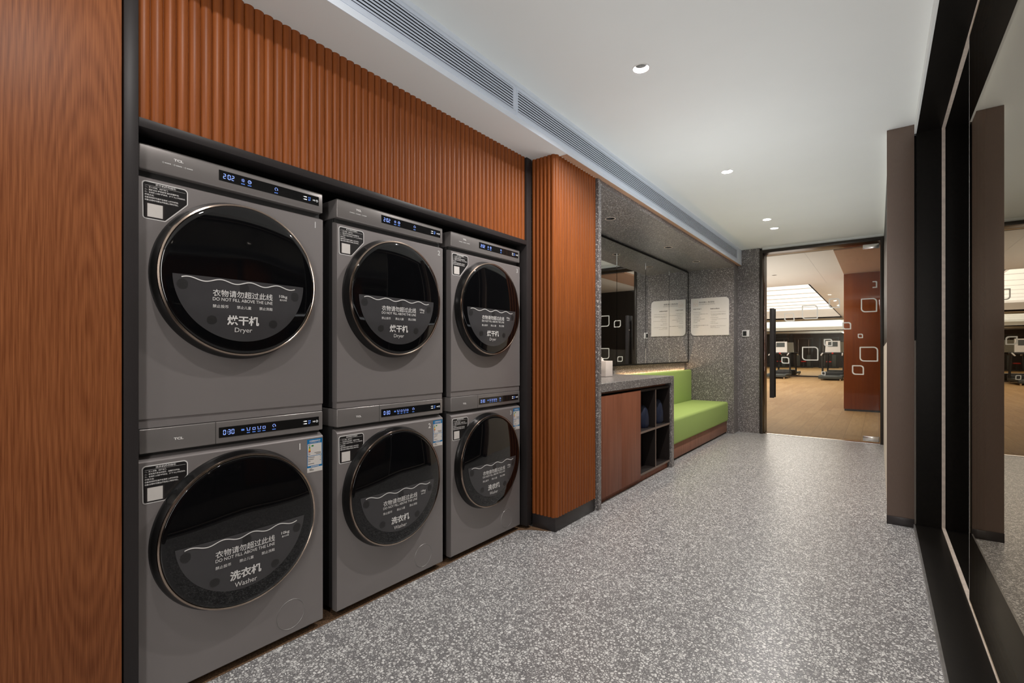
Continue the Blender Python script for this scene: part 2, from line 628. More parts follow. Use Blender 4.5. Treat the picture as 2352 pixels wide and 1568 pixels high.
def copy_tree(o, parent=None):
    c = o.copy()
    COL.objects.link(c)
    if parent:
        c.parent = parent
    for ch in list(o.children):
        copy_tree(ch, c)
    return c


def holed_plane(x0, x1, y0, y1, z, holes, mat, name):
    """ceiling sheet with round openings for the recessed lamps"""
    bm = bmesh.new()
    loops = [[(x0, y0), (x1, y0), (x1, y1), (x0, y1)]]
    for hx, hy, hr in holes:
        loops.append([(hx + hr * math.cos(2 * math.pi * i / 32), hy + hr * math.sin(2 * math.pi * i / 32)) for i in range(32)])
    ed = []
    for lp in loops:
        vs = [bm.verts.new((x, y, z)) for x, y in lp]
        for i in range(len(vs)):
            ed.append(bm.edges.new((vs[i], vs[(i + 1) % len(vs)])))
    bmesh.ops.triangle_fill(bm, use_beauty=True, use_dissolve=False, edges=ed)
    mb = MB()
    mb.from_bm(bm, mat)
    return mb.build(name)


# ------------------------------------------------------------------ setting: floor, ceilings, walls
PY = 3.885        # brown end panel and the portal jamb
BACKY = -3.3
m = MB()
m.box(-1.757, 0.18, BACKY, FARY + 0.02, -0.06, 0.0, 'terrazzo_floor')
m.box(-2.45, -1.757, 2.47, FARY + 0.02, -0.06, 0.0, 'terrazzo_floor')
struct(m.build('floor'))
m = MB()
m.box(-2.45, -1.757, BACKY, 2.47, -0.06, -0.001, 'screed')
m.prism_z([(-1.757, 2.37), (-1.70, 2.425), (-1.64, 2.452), (-1.58, 2.481), (-1.757, 2.482)], -0.05, 0.0006, 'screed')
struct(m.build('floor_alcove'))
struct(holed_plane(FASC, 0.19, BACKY, FARY + 0.3, CEIL, [(DL_X, y, 0.037) for y in DL_Y], 'ceiling_paint', 'ceiling'))
m = MB()
m.box(-2.5, 0.5, BACKY, FARY + 0.3, 2.62, 2.66, 'ceiling_paint')
struct(m.build('ceiling_slab'))
# soffit and fascia
m = MB()
m.box(-2.45, FASC, BACKY, 3.0, SOF, CEIL + 0.05, 'ceiling_paint')
m.box(FASC - 0.02, FASC, 3.0, FARY, SOF, CEIL + 0.05, 'fascia_cool_tint')
m.box(-2.45, FASC - 0.02, 3.0, FARY, SOF + 0.12, CEIL + 0.05, 'ceiling_paint')
m.box(FASC, FASC + 0.002, BACKY, 3.0, SOF, CEIL, 'fascia_cool_tint')
struct(m.build('ceiling_soffit'))
m = MB()
m.box(-1.545, FASC - 0.001, 2.53, FARY, SOF - 0.003, SOF + 0.0, 'veneer_reflection_tan')
struct(m.build('trim_1'), 'thin tan veneer strip under the edge of the soffit')
# back of the lobby, behind the camera
m = MB()
m.box(-2.45, 3.2, BACKY - 0.1, BACKY, 0, 2.62, 'lobby_wall')
struct(m.build('wall_back'))

# wood panel wall at the left
m = MB()
m.box(-1.80, -1.716, BACKY, 0.426, 0.0, SOF, 'panel_wood', 0.002)
struct(m.build('wall_left'), 'reddish brown veneer wall panel with arched grain')

# black recess behind the machines
m = MB()
m.box(-2.45, -2.42, 0.40, 2.48, 0, SOF, 'alcove_black')
m.box(-2.42, -1.80, 0.40, 0.43, 0, SOF, 'alcove_black')
m.box(-2.42, -1.80, 2.455, 2.478, 0, SOF, 'alcove_black')
m.box(-2.42, -1.80, 0.43, 2.455, 1.775, SOF, 'alcove_black')
struct(m.build('wall_alcove'))

# black metal surround of the recess
m = MB()
m.box(-1.80, -1.720, 0.431, 0.4665, 0.0, SOF, 'frame_black', 0.002)
post = m.build('trim_2')
struct(post, 'black metal post between wood panel and machines')
m = MB()
m.box(-1.80, -1.720, 2.419, 2.470, 0.018, SOF, 'frame_black', 0.002)
struct(m.build('trim_3'), 'black metal post between machines and slatted column')
m = MB()
m.box(-1.80, -1.720, 0.4665, 2.419, 1.744, 1.771, 'frame_black', 0.0015)
struct(m.build('trim_4'), 'black metal rail over the dryers')


# ------------------------------------------------------------------ fluted wood
def flute_profile(p0, p1, n, out, depth=0.010):
    """scalloped outline from p0 to p1 (plan view): n rounds bulging toward 'out'"""
    p0, p1, out = Vector(p0), Vector(p1), Vector(out)
    d = (p1 - p0) / n
    w = d.length
    pts = []
    for i in range(n):
        for k in range(9):
            t = math.pi * (k + 0.35) / 8.7
            c = p0 + d * (i + 0.5)
            pts.append(c - d.normalized() * (w / 2) * math.cos(t) * 0.985 + out * depth * math.sin(t))
    return [(p.x, p.y) for p in pts]


m = MB()
pr = flute_profile((-1.742, 0.4665), (-1.742, 2.419), 58, (1, 0), 0.013)
m.prism_z([(-1.79, 2.419), (-1.79, 0.4665)][::-1][::-1] + pr, 1.771, SOF, 'flute_wood', True)
tag(m.build('slatted_panel', sharp=60), 'reddish brown fluted wood panel over the three dryers, under the soffit', 'wall panel')

col = empty('slatted_column', (-1.65, 2.75, 0))
m = MB()
side = flute_profile((-1.725, 2.488), (-1.558, 2.488), 6, (0, -1), 0.013)
front = flute_profile((-1.560, 2.490), (-1.560, 3.0), 15, (1, 0), 0.013)
pts = [(-1.728, 2.99), (-1.728, 2.488)] + side + front
m.prism_z([(x + 1.65, y - 2.75) for x, y in pts], 0.085, SOF, 'flute_wood', True)
m.build('slats', col, sharp=60)
m = MB()
m.box(-1.722 + 1.65, -1.552 + 1.65, 2.480 - 2.75, 2.985 - 2.75, 0.0, 0.086, 'skirting_black', 0.002)
sk = m.build('skirting', col)
sk['label'] = 'black skirting'
tag(col, 'fluted brown wood column between the machines and the terrazzo niche', 'column')

# ------------------------------------------------------------------ air grilles in the fascia
for gi, (ya, yb, lab) in enumerate([(-0.9, 2.008, 'long white slotted air grille high above the dryers, nearer one of two'),
                                    (2.012, 6.93, 'long white slotted air grille high above the niche, farther one of two')]):
    g = empty('air_grille', (FASC, (ya + yb) / 2, 2.39))
    oy, oz = (ya + yb) / 2, 2.39
    m = MB()
    z0, z1 = 2.312, 2.466
    a0, a1 = 2.336, 2.447
    m.box(0, 0.005, ya - oy, yb - oy, z0 - oz, a0 - oz, 'grille_cool_tint', 0.001)
    m.box(0, 0.005, ya - oy, yb - oy, a1 - oz, z1 - oz, 'grille_cool_tint', 0.001)
    m.box(0, 0.005, ya - oy, ya + 0.012 - oy, a0 - oz, a1 - oz, 'grille_cool_tint')
    m.box(0, 0.005, yb - 0.025 - oy, yb - oy, a0 - oz, a1 - oz, 'grille_cool_tint')
    m.build('frame', g)
    m = MB()
    m.box(0.0022, 0.0026, ya + 0.01 - oy, yb - 0.02 - oy, a0 - oz, a1 - oz, 'grille_dark')
    m.build('backing', g)
    m = MB()
    n = 8
    for i in range(n):
        zc = a0 + (a1 - a0) * (i + 0.5) / n - oz
        m.prism_y([(0.003, zc - 0.003), (0.0075, zc - 0.0062), (0.0092, zc - 0.005), (0.0052, zc + 0.0036)], ya + 0.011 - oy, yb - 0.022 - oy, 'grille_cool_tint')
    m.build('slats', g)
    tag(g, lab, 'air vent', 'ceiling air grilles')


# ------------------------------------------------------------------ recessed downlights
def downlight(x, y, z, r, trim, label, group, lit=True):
    d = empty('downlight', (x, y, z))
    m = MB()
    m.lathe_z(0, 0, [(r * 0.85, 0.0), (r * 0.86, -0.0018), (r * 0.98, -0.0022), (r, 0.0)], trim)
    m.build('trim_ring', d)
    m = MB()
    m.lathe_z(0, 0, [(r * 0.855, 0.0), (r * 0.80, 0.008), (r * 0.62, 0.026), (r * 0.55, 0.034)], 'reflector' if lit else 'groove_dark')
    m.build('reflector', d)
    m = MB()
    m.lathe_z(0, 0, [(0.0005, 0.034), (r * 0.56, 0.034)], 'lens_glow' if lit else 'screen_dark', smooth=False)
    m.build('lens', d)
    return tag(d, label, 'downlight', group)


for y, lab in zip(DL_Y, ['round recessed downlight nearest the camera, lit lens at its top',
                         'second lit ceiling downlight from the camera, beyond the biggest one',
                         'third lit ceiling downlight, just before the one closest to the gym door',
                         'lit ceiling downlight closest to the gym door']):
    downlight(DL_X, y, CEIL, 0.043, 'plastic_white', lab, 'corridor ceiling downlights')
NL = [(-1.843, 3.835), (-1.838, 5.26), (-1.84, 6.29)]
for (x, y), lab in zip(NL, ['unlit copper-rimmed downlight in the niche ceiling above the counter',
                            'unlit copper-rimmed downlight in the middle of the niche ceiling',
                            'unlit copper-rimmed downlight in the niche ceiling nearest the notice board']):
    downlight(x, y, 2.24, 0.045, 'copper_trim', lab, 'niche ceiling downlights', False)

# ------------------------------------------------------------------ terrazzo niche
m = MB()
m.box(-2.45, -1.53, 3.0, 3.042, 0.0, SOF - 0.004, 'terrazzo_wall', 0.0015, 1)
struct(m.build('wall_niche_jamb'))
m = MB()
m.box(-2.30, -2.178, 3.042, 6.97, 0.0, 2.30, 'terrazzo_wall')
struct(m.build('wall_niche_back'))
m = MB()
m.box(-2.30, -1.548, 6.97, FARY + 0.02, 0.0, SOF - 0.004, 'terrazzo_wall', 0.0015, 1)
struct(m.build('wall_niche_end'))
struct(holed_plane(-2.178, -1.56, 3.042, 6.97, 2.24, [(x, y, 0.0385) for x, y in NL], 'terrazzo_wall', 'ceiling_niche'))
m = MB()
m.box(-1.56, -1.535, 3.042, 6.97, 2.24, SOF - 0.004, 'terrazzo_wall')
struct(m.build('trim_5'), 'terrazzo edge strip over the niche opening')

# mirror: five panels in a black frame
mir = empty('wall_mirror', (-2.178, 5.0, 0.95))
oy, oz = 5.0, 0.95
MY0, MY1, MZ0, MZ1 = 3.06, 6.958, 0.948, 2.228
m = MB()
fw = 0.012
m.box(0, 0.036, MY0 - oy, MY1 - oy, MZ0 - oz, MZ0 + fw - oz, 'portal_black', 0.001)
m.box(0, 0.036, MY0 - oy, MY1 - oy, MZ1 - fw - oz, MZ1 - oz, 'portal_black', 0.001)
m.box(0, 0.036, MY0 - oy, MY0 + fw - oy, MZ0 + fw - oz, MZ1 - fw - oz, 'portal_black', 0.001)
m.box(0, 0.036, MY1 - fw - oy, MY1 - oy, MZ0 + fw - oz, MZ1 - fw - oz, 'portal_black', 0.001)
m.box(0, 0.02, MY0 + fw - oy, MY1 - fw - oy, MZ0 + fw - oz, MZ1 - fw - oz, 'portal_black')
m.build('frame', mir)
cuts = [MY0 + fw, 3.84, 4.614, 5.384, 6.171, MY1 - fw]
for a, b in zip(cuts[:-1], cuts[1:]):
    m = MB()
    m.box(0.021, 0.033, a + 0.001 - oy, b - 0.001 - oy, MZ0 + fw - oz, MZ1 - fw - oz, 'mirror_silver', 0.004, 1)
    m.build('mirror_panel', mir)
tag(mir, 'wide black-framed wall mirror in panels on the back of the terrazzo niche', 'mirror')

# counter
ct = empty('terrazzo_counter', (-1.86, 3.83, 0))
ox, oy = -1.86, 3.83
m = MB()
m.box(-2.175 - ox, -1.56 - ox, 3.045 - oy, 4.622 - oy, 0.802, 0.865, 'terrazzo_wall', 0.0015, 1)
m.build('countertop', ct)
m = MB()
m.box(-2.175 - ox, -1.56 - ox, 4.558 - oy, 4.622 - oy, 0.0, 0.802, 'terrazzo_wall', 0.0015, 1)
m.build('end_leg', ct)
tag(ct, 'grey terrazzo waterfall counter with one end leg, in the niche', 'counter')

cb = empty('counter_cabinet', (-1.86, 3.80, 0))
oy = 3.80
YL, YR, YD, YM = 3.044, 4.552, 3.842, 4.19
m = MB()
m.box(-2.15 - ox, -1.553 - ox, YL - oy, YL + 0.022 - oy, 0.0, 0.79, 'cabinet_wood', 0.001)
m.box(-2.15 - ox, -1.60 - ox, YL + 0.022 - oy, YR - oy, 0.0, 0.055, 'cabinet_wood')
m.box(-2.15 - ox, -1.62 - ox, YL + 0.022 - oy, YR - oy, 0.778, 0.801, 'cabinet_wood')
m.box(-2.15 - ox, -2.13 - ox, YL - oy, YR - oy, 0.055, 0.778, 'cubby_wood')
m.build('carcass', cb)
for (a, b) in ((3.072, 3.4725), (3.4755, YD)):
    m = MB()
    m.box(-1.592 - ox, -1.572 - ox, a - oy, b - oy, 0.042, 0.772, 'cabinet_wood', 0.0012)
    m.build('door', cb)
m = MB()
m.box(-2.13 - ox, -1.578 - ox, YD + 0.001 - oy, YD + 0.017 - oy, 0.058, 0.776, 'cubby_wood')
m.box(-2.13 - ox, -1.578 - ox, YR - 0.018 - oy, YR - oy, 0.058, 0.776, 'cubby_wood')
m.box(-2.13 - ox, -1.578 - ox, YD - oy, YR - oy, 0.757, 0.776, 'cubby_wood')
m.build('cubby_frame', cb)
for zz in (0.058, 0.408):
    m = MB()
    m.box(-2.13 - ox, -1.577 - ox, YD + 0.017 - oy, YR - 0.018 - oy, zz, zz + 0.017, 'cubby_wood', 0.001)
    m.box(-1.577 - ox, -1.575 - ox, YD + 0.003 - oy, YR - oy, zz, zz + 0.017, 'brown_laminate')
    m.build('shelf', cb)
m = MB()
for za, zb in ((0.0755, 0.4075), (0.4255, 0.7565)):
    m.box(-2.13 - ox, -1.577 - ox, YM - 0.008 - oy, YM + 0.008 - oy, za, zb, 'cubby_wood')
    m.box(-1.577 - ox, -1.575 - ox, YM - 0.008 - oy, YM + 0.008 - oy, za, zb, 'brown_laminate')
m.build('divider', cb)
tag(cb, 'brown wood cabinet under the terrazzo counter, two doors and four open cubbies', 'cabinet')

# dim blue bundles in the upper cubbies
for yc, h, lab in ((4.10, 0.22, 'dim dark blue bundle in the upper cubby next to the cabinet doors'),
                   (4.455, 0.25, 'dim dark blue bundle in the upper cubby next to the counter leg')):
    m = MB()
    prof = [(0.001, 0), (0.085, 0.0), (0.10, 0.03), (0.104, h * 0.45), (0.092, h * 0.78), (0.06, h * 0.95), (0.03, h), (0.001, h * 1.01)]
    m.lathe_z(0, 0, prof, 'bag_blue', 28)
    for i, v in enumerate(m.v):
        a = math.atan2(v[1], v[0])
        k = 1 + 0.05 * math.sin(5 * a + v[2] * 20) + 0.04 * math.sin(9 * a)
        m.v[i] = (v[0] * k, v[1] * k, v[2])
    o = m.build('storage_bag')
    o.scale = (0.62, 0.62, 0.9)
    o.location = (-1.675, yc, 0.4255)
    tag(o, lab, 'bag', 'blue bundles in the cubbies')

# tissue box on the counter
tb = empty('tissue_box', (-2.03, 4.06, 0.8655))
m = MB()
m.box(-0.065, 0.065, -0.065, 0.078, 0.002, 0.145, 'tissue_box_white', 0.003)
m.build('body', tb)
m = MB()
m.box(-0.063, 0.063, -0.063, 0.076, 0.0, 0.003, 'print_ink')
m.build('base', tb)
m = MB()
vs, fs = [], []
for i in range(9):
    for j in range(6):
        u, w = i / 8, j / 5
        vs.append((-0.035 + 0.07 * u + 0.01 * math.sin(w * 4 + i), -0.05 + 0.012 * math.sin(u * 6) + 0.02 * w, 0.144 + 0.035 * w * (0.6 + 0.4 * math.sin(u * math.pi))))
for i in range(8):
    for j in range(5):
        fs.append([i * 6 + j, (i + 1) * 6 + j, (i + 1) * 6 + j + 1, i * 6 + j + 1])
m.add(vs, fs, 'tissue_paper', True)
m.build('tissue', tb)
tag(tb, 'off-white tissue box standing on the terrazzo counter before the mirror', 'tissue box')

# bench
bn = empty('upholstered_bench', (-1.88, 5.79, 0))
ox, oy = -1.88, 5.79
BY0, BY1 = 4.63, 6.962
m = MB()
m.box(-2.175 - ox, -1.635 - ox, BY0 - oy, BY1 - oy, 0.022, 0.165, 'bench_wood', 0.001)
m.box(-2.16 - ox, -1.66 - ox, BY0 + 0.01 - oy, BY1 - 0.02 - oy, 0.0, 0.023, 'skirting_black')
m.build('base', bn)
m = MB()
m.box(-2.105 - ox, -1.614 - ox, BY0 - oy, BY1 - oy, 0.165, 0.428, 'green_fabric', 0.030, 5)
m.build('seat_cushion', bn)
m = MB()
m.box(-2.160 - ox, -2.098 - ox, BY0 - oy, BY1 - oy, 0.30, 0.852, 'green_fabric', 0.022, 5)
m.build('backrest', bn)
m = MB()
m.box(-2.176 - ox, -2.163 - ox, BY0 + 0.02 - oy, BY1 - 0.04 - oy, 0.828, 0.838, 'led_warm')
m.build('light_strip', bn)
tag(bn, 'green upholstered bench with backrest on a brown wood base in the niche', 'bench')
lamp('bench_strip_lamp', 'AREA', (-2.1695, 5.78, 0.842), 3.2, (1.0, 0.62, 0.32), 0.010, 2.2, (R(180), 0, 0))

# notice board on the niche end wall
sg = empty('notice_board', (-1.866, 6.97, 1.585))
SX0, SX1, SZ0, SZ1 = -2.108, -1.605, 1.327, 1.845
ox, oz = -1.866, 1.585


def rounded(pts, radii, seg=8):
    """round the corners of a polygon"""
    out = []
    n = len(pts)
    for i, (p, r) in enumerate(zip(pts, radii)):
        p = Vector(p)
        if r <= 0:
            out.append((p.x, p.y))
            continue
        a = (Vector(pts[i - 1]) - p).normalized()
        b = (Vector(pts[(i + 1) % n]) - p).normalized()
        ang = a.angle(b)
        t = r / math.tan(ang / 2)
        c = p + (a + b).normalized() * (r / math.sin(ang / 2))
        s0 = p + a * t - c
        s1 = p + b * t - c
        a0 = math.atan2(s0.y, s0.x)
        d = (math.atan2(s1.y, s1.x) - a0 + math.pi) % (2 * math.pi) - math.pi
        for k in range(seg + 1):
            q = a0 + d * k / seg
            out.append((c.x + r * math.cos(q), c.y + r * math.sin(q)))
    return out


def plate_y(mb, poly, y_front, y_back, mat):
    """polygon of (x, z) standing as a plate that looks to -y"""
    n = len(poly)
    vs = [(x, y_front, z) for x, z in poly] + [(x, y_back, z) for x, z in poly]
    fs = [list(range(n)), [n + i for i in range(n)][::-1]] + [[i, (i + 1) % n, n + (i + 1) % n, n + i] for i in range(n)]
    mb.add(vs, fs, mat)


m = MB()
poly = rounded([(SX0 - ox, SZ0 - oz), (SX1 - ox, SZ0 - oz), (SX1 - ox, SZ1 - oz), (SX0 - ox, SZ1 - oz)], [0.055, 0, 0.055, 0])
plate_y(m, poly, -0.014, -0.003, 'sign_white')
m.build('plate', sg)
m = MB()
poly2 = rounded([(SX0 + .003 - ox, SZ0 + .003 - oz), (SX1 - .003 - ox, SZ0 + .003 - oz), (SX1 - .003 - ox, SZ1 - .003 - oz), (SX0 + .003 - ox, SZ1 - .003 - oz)], [0.05, 0, 0.05, 0])
plate_y(m, poly2, -0.003, 0.0, 'led_warm' if False else 'copper_trim')
m.build('back_plate', sg)
m = MB()


def st(body, fx, fz, h, mat='print_ink', w=None, bold=0.0):
    text(m, body, SX0 - ox + fx, SZ1 - oz - fz, h, mat, x=-0.0145, width=w, bold=bold, plane='y')


st('洗衣房使用须知', 0.108, 0.058, 0.024, w=0.205, bold=0.012)
st('Instructions for use of laundry', 0.108, 0.087, 0.012, w=0.215, bold=0.01)
st('使用步骤如下:', 0.032, 0.150, 0.016, w=0.115, bold=0.02)
st('Instruction:', 0.263, 0.152, 0.018, w=0.12, bold=0.03)
for i, (s, w, dx) in enumerate([('1.打开洗衣/烘干机门;', 0.105, 0), ('2.放入衣物,请勿将染色和装饰衣物放入烘干机', 0.20, 0), ('及洗衣机内;', 0.085, 0.01),
                                ('3.关闭机门;', 0.105, 0), ('4.选择适合衣物的洗涤程序;', 0.16, 0), ('5.按下启动键;', 0.095, 0), ('6.取出衣物。', 0.058, 0)]):
    st(s, 0.032 + dx, 0.197 + i * 0.0232, 0.0095, w=w)
st('如有任何疑问,请拨"0"与宾客服务中心联系,', 0.032, 0.378, 0.0098, w=0.205)
st('祝您入住愉快!', 0.032, 0.401, 0.0098, w=0.07)
eng = [('1. Open the door to the washing machine/dryer', 0.2, 0, 0.198), ('2. Put clothes into the machine. Please do not', 0.2, 0, 0.224),
       ('put dyed and decorated clothes into', 0.185, 0.012, 0.2375), ('drying machine', 0.075, 0.012, 0.251), ('3. Close the machine', 0.10, 0, 0.274),
       ('4. Choose the washing program that corresponds', 0.21, 0, 0.297), ('to your laundry', 0.07, 0.012, 0.3105), ('5. Press start', 0.065, 0, 0.332), ('6. Take out the clothes', 0.10, 0, 0.354),
       ('Please dial "0" to reach the Guest Service', 0.195, 0, 0.388), ('Center for help', 0.068, 0, 0.4015), ('Wish you an enjoyable stay', 0.122, 0, 0.415)]
for s, w, dx, fz in eng:
    st(s, 0.263 + dx, fz, 0.009, w=w)
m.build('lettering', sg)
m = MB()


def ring_y(mb, cx, cz, r0, r1, mat, y=-0.0146, seg=24, a0=0, a1=2 * math.pi):
    vs, fs = [], []
    for i in range(seg + 1):
        a = a0 + (a1 - a0) * i / seg
        vs += [(cx + r0 * math.cos(a), y, cz + r0 * math.sin(a)), (cx + r1 * math.cos(a), y, cz + r1 * math.sin(a))]
    for i in range(seg):
        fs.append([2 * i, 2 * i + 1, 2 * i + 3, 2 * i + 2])
    mb.add(vs, fs, mat)


ix0, ix1, iz0, iz1 = SX0 + 0.034 - ox, SX0 + 0.095 - ox, SZ1 - 0.110 - oz, SZ1 - 0.032 - oz
for (a, b, c, d) in ((ix0, ix1, iz0, iz0 + .002), (ix0 + 0.02, ix1, iz1 - .002, iz1), (ix0, ix0 + .002, iz0, iz1 - 0.02), (ix1 - .002, ix1, iz0, iz1), (ix0 + .006, ix0 + .018, iz1 - .016, iz1 - .014)):
    m.box(a, b, -0.0147, -0.0141, c, d, 'print_copper')
ring_y(m, (ix0 + ix1) / 2, iz0 + 0.033, 0.016, 0.0185, 'print_copper', -0.0147)
ring_y(m, (ix0 + ix1) / 2, iz0 + 0.033, 0.008, 0.010, 'print_copper', -0.0147, 24, math.pi, 2 * math.pi)
m.build('washer_icon', sg)
tag(sg, 'white notice board with laundry instructions on the end wall of the niche', 'sign')

# far wall beside the gym door
m = MB()
m.box(-1.548, -1.277, FARY, FARY + 0.3, 0.0, CEIL - 0.004, 'terrazzo_wall')
struct(m.build('wall_far'))
m = MB()
m.box(-1.245, 0.05, FARY + 0.006, FARY + 0.3, 2.461, CEIL, 'ceiling_paint')
struct(m.build('trim_6'), 'white strip over the gym door')
# door frame
m = MB()
m.box(-1.277, -1.238, FARY - 0.012, FARY + 0.30, 0.0, 2.461, 'bronze_frame', 0.001)
m.box(0.016, 0.050, FARY - 0.012, FARY + 0.30, 0.0, 2.461, 'bronze_frame', 0.001)
m.box(-1.238, 0.016, FARY - 0.012, FARY + 0.30, 2.420, 2.461, 'bronze_frame', 0.001)
m.box(-1.238, -1.228, FARY + 0.10, FARY + 0.12, 0.0, 2.42, 'bronze_frame')
struct(m.build('door_1_frame'), 'dark metal frame of the gym door')
m = MB()
m.box(-1.238, 0.016, FARY + 0.02, FARY + 0.075, -0.01, 0.004, 'chrome')
struct(m.build('trim_7'), 'metal threshold strip under the gym door')

gd = empty('glass_door', (-0.61, FARY + 0.05, 0.0))
ox, gy = -0.61, FARY + 0.05
m = MB()
m.box(-1.226 - ox, 0.010 - ox, -0.006, 0.006, 0.022, 2.388, 'clear_glass')
m.build('pane', gd)
for zc, nm in (((2.338, 2.392), 'top_patch_fitting'), ((0.020, 0.080), 'bottom_patch_fitting')):
    m = MB()
    m.box(-0.152 - ox, 0.010 - ox, -0.017, 0.017, zc[0], zc[1], 'chrome', 0.002)
    m.build(nm, gd)
m = MB()
m.box(-1.152 - ox, -1.100 - ox, -0.075, -0.050, 0.49, 1.675, 'frame_black', 0.003)
m.box(-1.152 - ox, -1.100 - ox, 0.050, 0.075, 0.49, 1.675, 'frame_black', 0.003)
for zc in (0.70, 1.45):
    m.tube([(-1.126 - ox, -0.052, zc), (-1.126 - ox, 0.052, zc)], 0.010, 'chrome')
m.build('pull_handle', gd)


def decal(x0, x1, z0, z1, w=0.013, part=False):
    m = MB()
    x0, x1 = x0 - ox, x1 - ox
    r = min(0.045, (x1 - x0) * 0.3)
    if part:
        outer = [(x0, z0), (x1, z0), (x1, z1), (x0, z1)]
        po = rounded(outer, [0, 0, r, 0])
        pi = rounded([(x0, z0 + w), (x1 - w, z0 + w), (x1 - w, z1 - w), (x0, z1 - w)], [0, 0, r * .75, 0])
    else:
        po = rounded([(x0, z0), (x1, z0), (x1, z1), (x0, z1)], [r, r * 0.18, r, r * 0.18])
        pi = rounded([(x0 + w, z0 + w), (x1 - w, z0 + w), (x1 - w, z1 - w), (x0 + w, z1 - w)], [r * .75, r * 0.1, r * .75, r * 0.1])
    n = len(po)
    vs = [(x, -0.0072, z) for x, z in po] + [(x, -0.0072, z) for x, z in pi]
    fs = []
    for i in range(n):
        if part and i == n - 1:
            continue
        fs.append([i, (i + 1) % n, n + (i + 1) % n, n + i])
    m.add(vs, fs, 'decal_white')
    d = m.build('square_decal', gd)


for a in [(-0.172, -0.013, 1.575, 1.743), (-0.499, -0.381, 1.644, 1.765), (-0.791, -0.614, 1.517, 1.697), (-0.991, -0.872, 1.498, 1.612),
          (-0.357, -0.268, 1.373, 1.463), (-0.202, -0.151, 1.264, 1.317, 0.010), (-0.789, -0.609, 0.987, 1.164), (-0.185, -0.004, 0.980, 1.159),
          (-1.024, -0.932, 0.944, 1.031), (-0.260, -0.141, 0.818, 0.934), (-0.577, -0.533, 0.802, 0.851, 0.008), (-0.551, -0.459, 1.169, 1.260)]:
    decal(*a)
decal(-0.058, -0.013, 1.863, 1.945, 0.013, True)
tag(gd, 'frameless glass door to the gym with white square decals and tall black handle', 'door')

# thermostat
th = empty('thermostat', (-1.447, FARY, 1.35))
m = MB()
m.box(-0.044, 0.046, -0.014, 0.0, -0.045, 0.045, 'plastic_white', 0.003)
m.build('body', th)
m = MB()
m.box(-0.034, 0.012, -0.0155, -0.0135, -0.032, 0.032, 'screen_dark')
m.build('screen', th)
m = MB()
for i in range(5):
    m.box(0.026, 0.034, -0.0152, -0.0138, -0.03 + i * 0.014, -0.026 + i * 0.014, 'print_grey')
m.build('buttons', th)
tag(th, 'small white thermostat with dark screen on terrazzo wall beside the gym door', 'thermostat')

# ------------------------------------------------------------------ right side: brown end panel, portal, glass
m = MB()
m.box(0.047, 0.60, PY + 0.05, FARY + 0.3, 0.0, 1.16, 'cream_paint')
m.box(0.050, 0.60, PY + 0.05, FARY + 0.3, 1.16, 2.44, 'portal_black')
m.box(0.053, 0.60, PY + 0.05, FARY + 0.3, 2.44, CEIL + 0.05, 'ceiling_paint')
struct(m.build('wall_right'))
ep = empty('end_panel', (0.11, PY, 0))
m = MB()
m.box(0.042 - 0.11, 0.176 - 0.11, 0.0, 0.05, 0.053, CEIL - 0.001, 'brown_laminate', 0.001)
m.build('panel', ep)
m = MB()
m.box(0.041 - 0.11, 0.177 - 0.11, -0.003, 0.05, 0.0, 0.053, 'skirting_black', 0.001)
m.build('skirting', ep)
tag(ep, 'tall greyish brown laminate end panel with black skirting beside the black portal', 'wall panel')

GX = 0.311
m = MB()
m.box(0.186, 0.62, PY, PY + 0.06, 0.0, CEIL, 'portal_black')                   # jamb
m.box(0.186, 0.445, -1.5, PY, 2.435, CEIL + 0.02, 'portal_black')              # head
m.box(0.180, 0.445, -1.5, PY, -0.02, 0.026, 'portal_black', 0.001)            # sill
m.box(0.186, 0.62, -1.56, -1.5, 0.0, CEIL, 'portal_black')
struct(m.build('window_1_frame'), 'black stone-like portal around the glass partition')
m = MB()
m.box(0.172, 0.180, -1.5, PY - 0.002, -0.001, 0.024, 'steel_edge')
struct(m.build('trim_8'), 'grey metal edge along the black sill')
m = MB()
m.box(0.176, 0.1865, -1.5, PY, 2.435, CEIL, 'ceiling_paint')
struct(m.build('trim_9'), 'pale strip above the black portal')
m = MB()
m.box(GX - 0.008, GX + 0.008, -1.5, PY - 0.006, 0.0255, 0.031, 'gasket_white')
m.box(GX - 0.008, GX + 0.008, PY - 0.006, PY + 0.001, 0.0255, 2.436, 'gasket_white')
m.box(GX - 0.008, GX + 0.008, -1.5, PY - 0.006, 2.430, 2.436, 'gasket_white')
struct(m.build('trim_10'), 'pale silicone line where glass meets the portal')
wn = MB()
wn.box(GX - 0.005, GX + 0.005, -1.49, 2.80, 0.031, 2.430, 'partition_glass')
struct(wn.build('window_1'), 'grazing glass pane of the partition at the right edge')
m = MB()
m.box(GX - 0.0052, GX + 0.0052, 2.80, 2.803, 0.031, 2.430, 'plastic_white')
struct(m.build('trim_11'), 'pale polished edge of the glass pane')
# dark room beyond the glass
m = MB()
m.box(0.18, 3.2, BACKY, PY + 0.06, -0.06, -0.001, 'dark_room')
struct(m.build('floor_side_room'))
m = MB()
m.box(3.2, 3.3, BACKY, PY + 0.2, -0.06, 2.66, 'dark_room')
m.box(0.62, 3.2, PY + 0.06, PY + 0.2, -0.06, 2.66, 'dark_room')
struct(m.build('wall_side_room'))
m = MB()
m.box(0.445, 3.2, BACKY, PY + 0.06, 2.50, 2.66, 'dark_room')
m.box(0.19, 0.445, BACKY, -1.56, 2.50, 2.66, 'dark_room')
struct(m.build('ceiling_side_room'))


# ------------------------------------------------------------------ washing machines and dryers
DCY = 0.292       # door centre, along y from the machine's left edge


